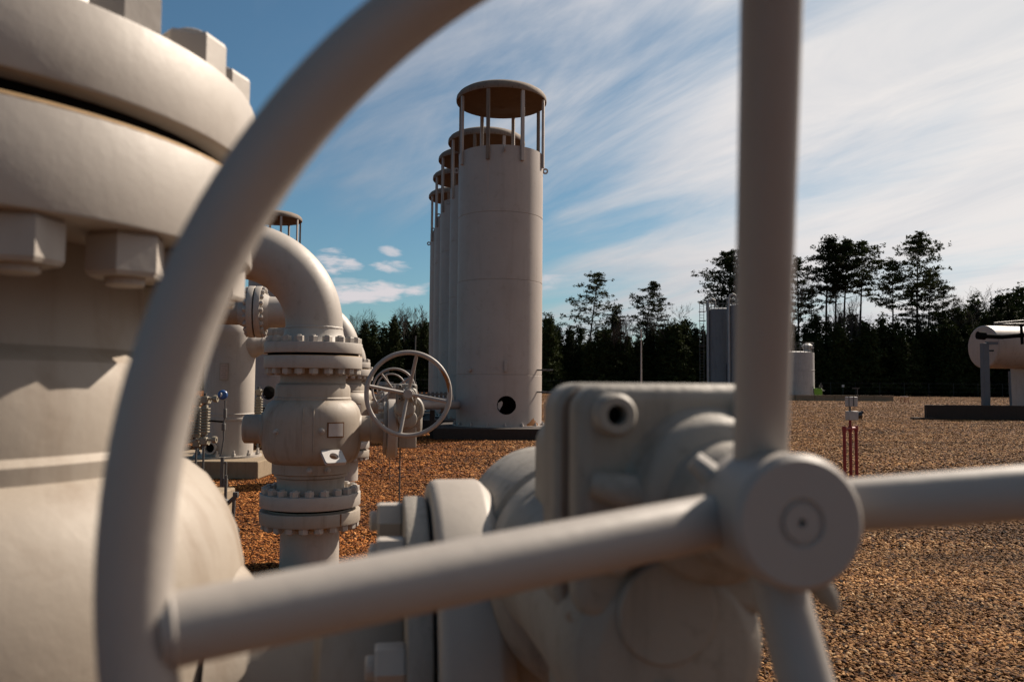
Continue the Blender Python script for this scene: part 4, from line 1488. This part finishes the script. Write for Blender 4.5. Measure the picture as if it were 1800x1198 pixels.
f2 = thing('bollard_frame', 'tiny red pipe guard frame far off in the open gravel', 'guard frame', (at(1590, 700, 80).x, 80, 0), R(6), 'red painted pipe guard frames')
for s in (-.4, -.02, .15, .38):
    MB().tube([(s, 0, 0), (s, 0, .62)], .028, 8).build('leg', RED, f2)
MB().tube([(-.42, 0, .62), (.40, 0, .62)], .028, 8).build('crossbar', RED, f2)

# slim pole in front of the wood
q = at(1127, 620, 70)
pl_ = thing('light_pole', 'slim pale pole standing in front of the dark tree line', 'pole', (q.x, 70, 0))
zp = at(1127, 577, 70).z
MB().tube([(0, 0, 0), (0, 0, zp)], [.09, .05], 10).build('shaft', TOWER, pl_)
MB().box((0, 0, .1), (.4, .4, .2)).build('pole_base', CONC, pl_)
q = at(730, 620, 90)
p2_ = thing('light_pole', 'faint slim pole before the trees left of the towers', 'pole', (q.x, 90, 0))
MB().tube([(0, 0, 0), (0, 0, at(730, 590, 90).z)], .07, 10).build('shaft', GALV, p2_)

# chain link fence at the far edge
fe = thing('chain_link_fence', 'faint chain link fence along the far edge of the gravel', 'fence', (0, 143, 0))
for k in range(-32, 46):
    MB().tube([(k * 4.4, 0, 0), (k * 4.4, 0, 2.4)], .04, 6).build('fence_post', FENCEM, fe)
wr = MB()
for zz in (0.05, 0.8, 1.6, 2.2, 2.38):
    wr.tube([(-141, 0, zz), (198, 0, zz)], .012, 4)
tag(wr.build('fence_wire', FENCEM, fe), kind='stuff')


# ------------------------------------------------------------------ trees
def clump(m, c, s, rng, n=7):
    """tuft of needle-bunch blades"""
    for _ in range(n):
        d = Vector((rng.gauss(0, 1), rng.gauss(0, 1), rng.gauss(0, 0.8))).normalized()
        e = d.orthogonal().normalized()
        e = Matrix.Rotation(rng.uniform(0, 6.28), 3, d) @ e
        p = c + Vector((rng.gauss(0, 1), rng.gauss(0, 1), rng.gauss(0, 0.6))) * s * 0.45
        L = s * rng.uniform(0.5, 1.0)
        w_ = L * rng.uniform(0.22, 0.4)
        o = len(m.v)
        m.v += [p - e * w_, p + e * w_, p + d * L]
        m.f.append((o, o + 1, o + 2))


def tall_pine(px, base_y, top_py, depth, crown_w, crown_start, seed, label, lean=0.0, dense=1.0):
    rng = random.Random(seed)
    q = at(px, 690, depth)
    H = at(px, top_py, depth).z
    t = thing('pine_tree', label, 'pine tree', (q.x, depth, 0), 0, 'tall pines standing above the tree line')
    tr = MB()
    pts, rad = [], []
    for i in range(11):
        u = i / 10
        pts.append(Vector((lean * u * u * 2 + 0.25 * math.sin(u * 5 + seed), 0.2 * math.cos(u * 4 + seed), H * 0.97 * u)))
        rad.append(0.34 * (1 - 0.88 * u) * H / 28)
    tr.tube(pts, rad, 8)
    crown = MB()

    def trunk_at(z_):
        u = min(0.999, z_ / (H * 0.97)) * 10
        i = int(u)
        return pts[i].lerp(pts[i + 1], u - i)
    nb = int(31 * dense)
    W = crown_w * depth / 1400
    for k in range(nb):
        u = (k + rng.random()) / nb
        z_ = H * (crown_start + (1 - crown_start) * u * 0.98)
        prof = (0.35 + 0.65 * math.sin(math.pi * min(1, (u * 0.85 + 0.18)))) * (1.0 if u < 0.8 else (1.12 - u) / 0.32)
        L = W * prof * rng.choice((0.45, 0.7, 0.9, 1.0, 1.1)) * 0.9
        az = k * 2.4 + rng.uniform(-.5, .5)
        up = rng.uniform(0.02, 0.45) * (0.6 + u * 0.7)
        p0 = trunk_at(z_)
        d = Vector((math.cos(az), math.sin(az), up))
        bp = [p0]
        for s in range(1, 5):
            bp.append(p0 + d * L * s / 4 + Vector((rng.gauss(0, .05), rng.gauss(0, .05), rng.gauss(0, .08) + 0.05 * s * s * 0.3)) * L * 0.4)
        tr.tube(bp, [0.085 * H / 28 * (1 - j * .2) * (1.25 - u) for j in range(5)], 5)
        if u < 0.15 and rng.random() < 0.45:
            continue
        # side twigs with platforms of needles
        for s in range(int(6 + 13 * L / max(W, .1))):
            v_ = rng.uniform(0.35, 1.05)
            j = min(3, int(v_ * 4))
            bpt = bp[j].lerp(bp[j + 1], min(1, v_ * 4 - j))
            off = Vector((rng.gauss(0, 1), rng.gauss(0, 1), rng.uniform(-0.12, 0.38))) * (0.17 * L + 0.22)
            c = bpt + off
            if rng.random() < 0.75:
                tr.tube([bpt, c], [0.035, 0.02], 3, False)
            clump(crown, c, 0.50 * H / 28 * rng.uniform(.6, 1.25), rng, 14)
    for s in range(int(26 * dense)):
        c = trunk_at(H * rng.uniform(.9, .97)) + Vector((rng.gauss(0, .55), rng.gauss(0, .55), rng.gauss(0.1, .5))) * H / 28
        clump(crown, c, .5 * H / 28, rng, 12)
    tr.build('trunk', BARK, t, ang=60)
    crown.build('crown', PINE, t, smooth=False)
    return t


pines = [
    (1031, 476, 160, 56, .44, 11, 'broad lone pine right of the nearest tower', 1.2, 1.1),
    (1078, 535, 163, 20, .70, 12, 'small pine crown low beside the broad lone pine', .5, .6),
    (1130, 493, 158, 36, .46, 13, 'narrow conical pine between the towers and the grey tanks', 1.2, 1.25),
    (1146, 520, 161, 30, .52, 14, 'shorter pine trunk crossing behind the narrow conical pine', 1.0, .6),
    (1262, 440, 165, 52, .55, 15, 'spreading pine above the left grey tank', 1.0, 1.15),
    (1276, 446, 162, 34, .50, 16, 'second trunk of the pines above the grey tanks', .6, 1.0),
    (1304, 432, 166, 38, .55, 17, 'pine half hidden behind the upright spoke', .3, .8),
    (1402, 448, 168, 30, .45, 18, 'pine peeping out from the right side of the upright spoke', .2, .9),
    (1427, 503, 155, 28, .50, 19, 'short pine with a round crown under the tall group', .2, .9),
    (1451, 413, 158, 40, .60, 20, 'leftmost tall pine of the group right of the upright spoke', .8, 1.15),
    (1471, 432, 162, 26, .60, 21, 'slender pine second in the tall group', .3, .8),
    (1486, 418, 159, 34, .60, 22, 'dense tall pine in the middle of the group', .3, 1.15),
    (1513, 420, 157, 42, .62, 23, 'tall pine with a bare lower trunk at the right of the group', .3, .9),
    (1569, 454, 156, 34, .55, 24, 'medium pine with a flat round top left of the tallest one', .2, .95),
    (1605, 500, 160, 26, .45, 25, 'low pine directly below the tallest one', .2, .8),
    (1612, 408, 158, 62, .52, 26, 'tallest widest pine with branches reaching right', .6, 1.25),
    (1634, 480, 161, 42, .48, 27, 'lower pine on the right flank of the tallest one', .4, 1.0),
    (1655, 500, 165, 26, .45, 28, 'small pine at the right foot of the tallest one', .4, .8),
]
for px, tp_, dep, cw, cs, sd, lab, ln, dn in pines:
    tall_pine(px, 690, tp_, dep, cw, cs, sd, lab, ln, dn)


def young_pine_mesh(seed, H=11.0, W=3.0):
    rng = random.Random(seed)
    cr = MB()
    levels = 20
    for i in range(levels):
        u = i / levels
        z_ = H * (0.03 + 0.95 * u)
        rr = W * (1 - u) ** 0.75 * rng.uniform(.8, 1.1) + .25
        nb = int(5 + 8 * (1 - u))
        for k in range(nb):
            az = rng.uniform(0, 6.28)
            L = rr * rng.uniform(.55, 1.08)
            for s in range(3 + int(L * 1.7)):
                v_ = rng.uniform(.25, 1.0)
                c = Vector((math.cos(az) * L * v_, math.sin(az) * L * v_, z_ + v_ * L * .25)) + Vector((rng.gauss(0, .18), rng.gauss(0, .18), rng.gauss(0, .16)))
                clump(cr, c, .42 * rng.uniform(.8, 1.3), rng, 8)
    for s in range(8):
        clump(cr, Vector((rng.gauss(0, .12), rng.gauss(0, .12), H * rng.uniform(.95, 1.04))), .32, rng, 7)
    me = cr.mesh('crown', False)
    me.materials.append(PINE)
    tk = MB().tube([(0, 0, 0), (0.05, 0, H * .5), (0, 0, H * .99)], [.16, .1, .02], 7)
    mt = tk.mesh('trunk')
    mt.materials.append(BARK)
    return me, mt


YP = [young_pine_mesh(100 + k, 11.0, 2.2 + 0.45 * (k % 4)) for k in range(6)]
rng = random.Random(77)
# heights of the tree line (photo pixels) by column
prof_pts = [(-400, 560), (300, 560), (600, 600), (640, 566), (665, 580), (690, 560), (720, 575), (745, 562), (760, 590), (940, 590), (966, 552), (985, 570), (1000, 558), (1030, 578), (1090, 562),
            (1105, 580), (1160, 575), (1190, 560), (1220, 572), (1250, 575), (1400, 570), (1450, 566), (1520, 560), (1560, 568), (1620, 562), (1680, 552), (1720, 535), (1750, 536), (1800, 520), (1900, 530), (2300, 550)]


def line_y(px):
    for (a, ya), (b2, yb) in zip(prof_pts, prof_pts[1:]):
        if a <= px <= b2:
            return ya + (yb - ya) * (px - a) / (b2 - a)
    return 560


def add_young(px, dep, k, hs, lab):
    me, mt = YP[k]
    q = at(px, 690, dep)
    H = at(px, line_y(px), dep).z * hs
    s = H / 11.0
    t = thing('young_pine', lab, 'pine tree', (q.x, dep, 0), rng.uniform(0, 6.28), 'dark young pines packed along the tree line')
    t.scale = (s * rng.uniform(.85, 1.3), s * rng.uniform(.85, 1.3), s)
    shared('trunk', mt, Matrix(), t)
    shared('crown', me, Matrix(), t)


LAB_Y = 'dark green young pine packed into the low tree line behind the fence'
px = -150
while px < 2000:
    add_young(px, rng.uniform(147, 152), rng.randrange(6), rng.uniform(.72, 1.0), LAB_Y)
    px += rng.uniform(12, 22)
px = -160
while px < 2010:
    add_young(px, rng.uniform(153, 162), rng.randrange(6), rng.uniform(.85, 1.12), LAB_Y)
    px += rng.uniform(14, 24)
for px, ty in ((966, 552), (745, 562), (640, 564), (692, 560)):
    me, mt = YP[0]
    q = at(px, 690, 146)
    H = at(px, ty, 146).z
    t = thing('young_pine', LAB_Y, 'pine tree', (q.x, 146, 0), px, 'dark young pines packed along the tree line')
    t.scale = (H / 12, H / 12, H / 11.2)
    shared('trunk', mt, Matrix(), t)
    shared('crown', me, Matrix(), t)
# the wood behind, one dark mass
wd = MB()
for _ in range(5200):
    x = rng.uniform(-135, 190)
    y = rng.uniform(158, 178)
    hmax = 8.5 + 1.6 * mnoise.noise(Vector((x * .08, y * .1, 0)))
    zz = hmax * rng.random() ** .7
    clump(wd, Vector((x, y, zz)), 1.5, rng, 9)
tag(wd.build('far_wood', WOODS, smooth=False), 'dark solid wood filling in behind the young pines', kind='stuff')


def bare_tree(px, top, dep, seed, label, wmul=1.0, red=False):
    rng2 = random.Random(seed)
    q = at(px, 690, dep)
    H = at(px, top, dep).z
    t = thing('bare_tree', label, 'bare tree', (q.x, dep, 0), 0, 'leafless trees rising over the tree line')
    m = MB()

    def br(p, d, L, r, lv):
        pts = [p]
        dd = d.copy()
        for i in range(4):
            dd = (dd + Vector((rng2.gauss(0, .13), rng2.gauss(0, .13), rng2.gauss(.03, .08)))).normalized()
            pts.append(pts[-1] + dd * L / 4)
        m.tube(pts, [r * (1 - .15 * i) for i in range(5)], 5 if lv > 1 else 3, False)
        if lv <= 0:
            return
        for k in range(rng2.choice((3, 4, 4))):
            j = rng2.uniform(1.4, 4)
            i = min(3, int(j))
            b0 = pts[i].lerp(pts[i + 1], j - i)
            side = Vector((rng2.gauss(0, 1) * wmul, rng2.gauss(0, 1) * wmul, rng2.uniform(.1, .8)))
            nd = (dd * 1.1 + side.normalized() * .9).normalized()
            br(b0, nd, L * rng2.uniform(.5, .72), max(r * .5, .022), lv - 1)
    br(Vector((0, 0, 0)), Vector((0, 0, 1)), H * .62, .26, 5)
    # scale to height
    mz = max(v.z for v in m.v)
    k = H / mz
    m.v = [v * k for v in m.v]
    m.build('branches', TWIG, t, ang=60)


bare_tree(701, 530, 150, 31, 'leafless spreading tree left of the tower row', 1.1)
bare_tree(604, 538, 152, 32, 'leafless tree top just right of the front elbow pipe', .6)
bare_tree(1192, 532, 155, 33, 'leafless tree between the conical pine and the grey tanks', 1.0)
bare_tree(1503, 510, 153, 34, 'thin leafless tree among the tall pine group', .5)
bare_tree(1702, 498, 154, 35, 'leafless twiggy tree right of the tallest pine', 1.0)
bare_tree(1778, 490, 156, 36, 'leafless twiggy tree near the right edge above the drum', .8)
bare_tree(1408, 470, 150, 37, 'pale leafless tree hugging the right side of the upright spoke', .4)
bare_tree(1082, 552, 150, 38, 'small leafless tree beside the broad lone pine', .8)
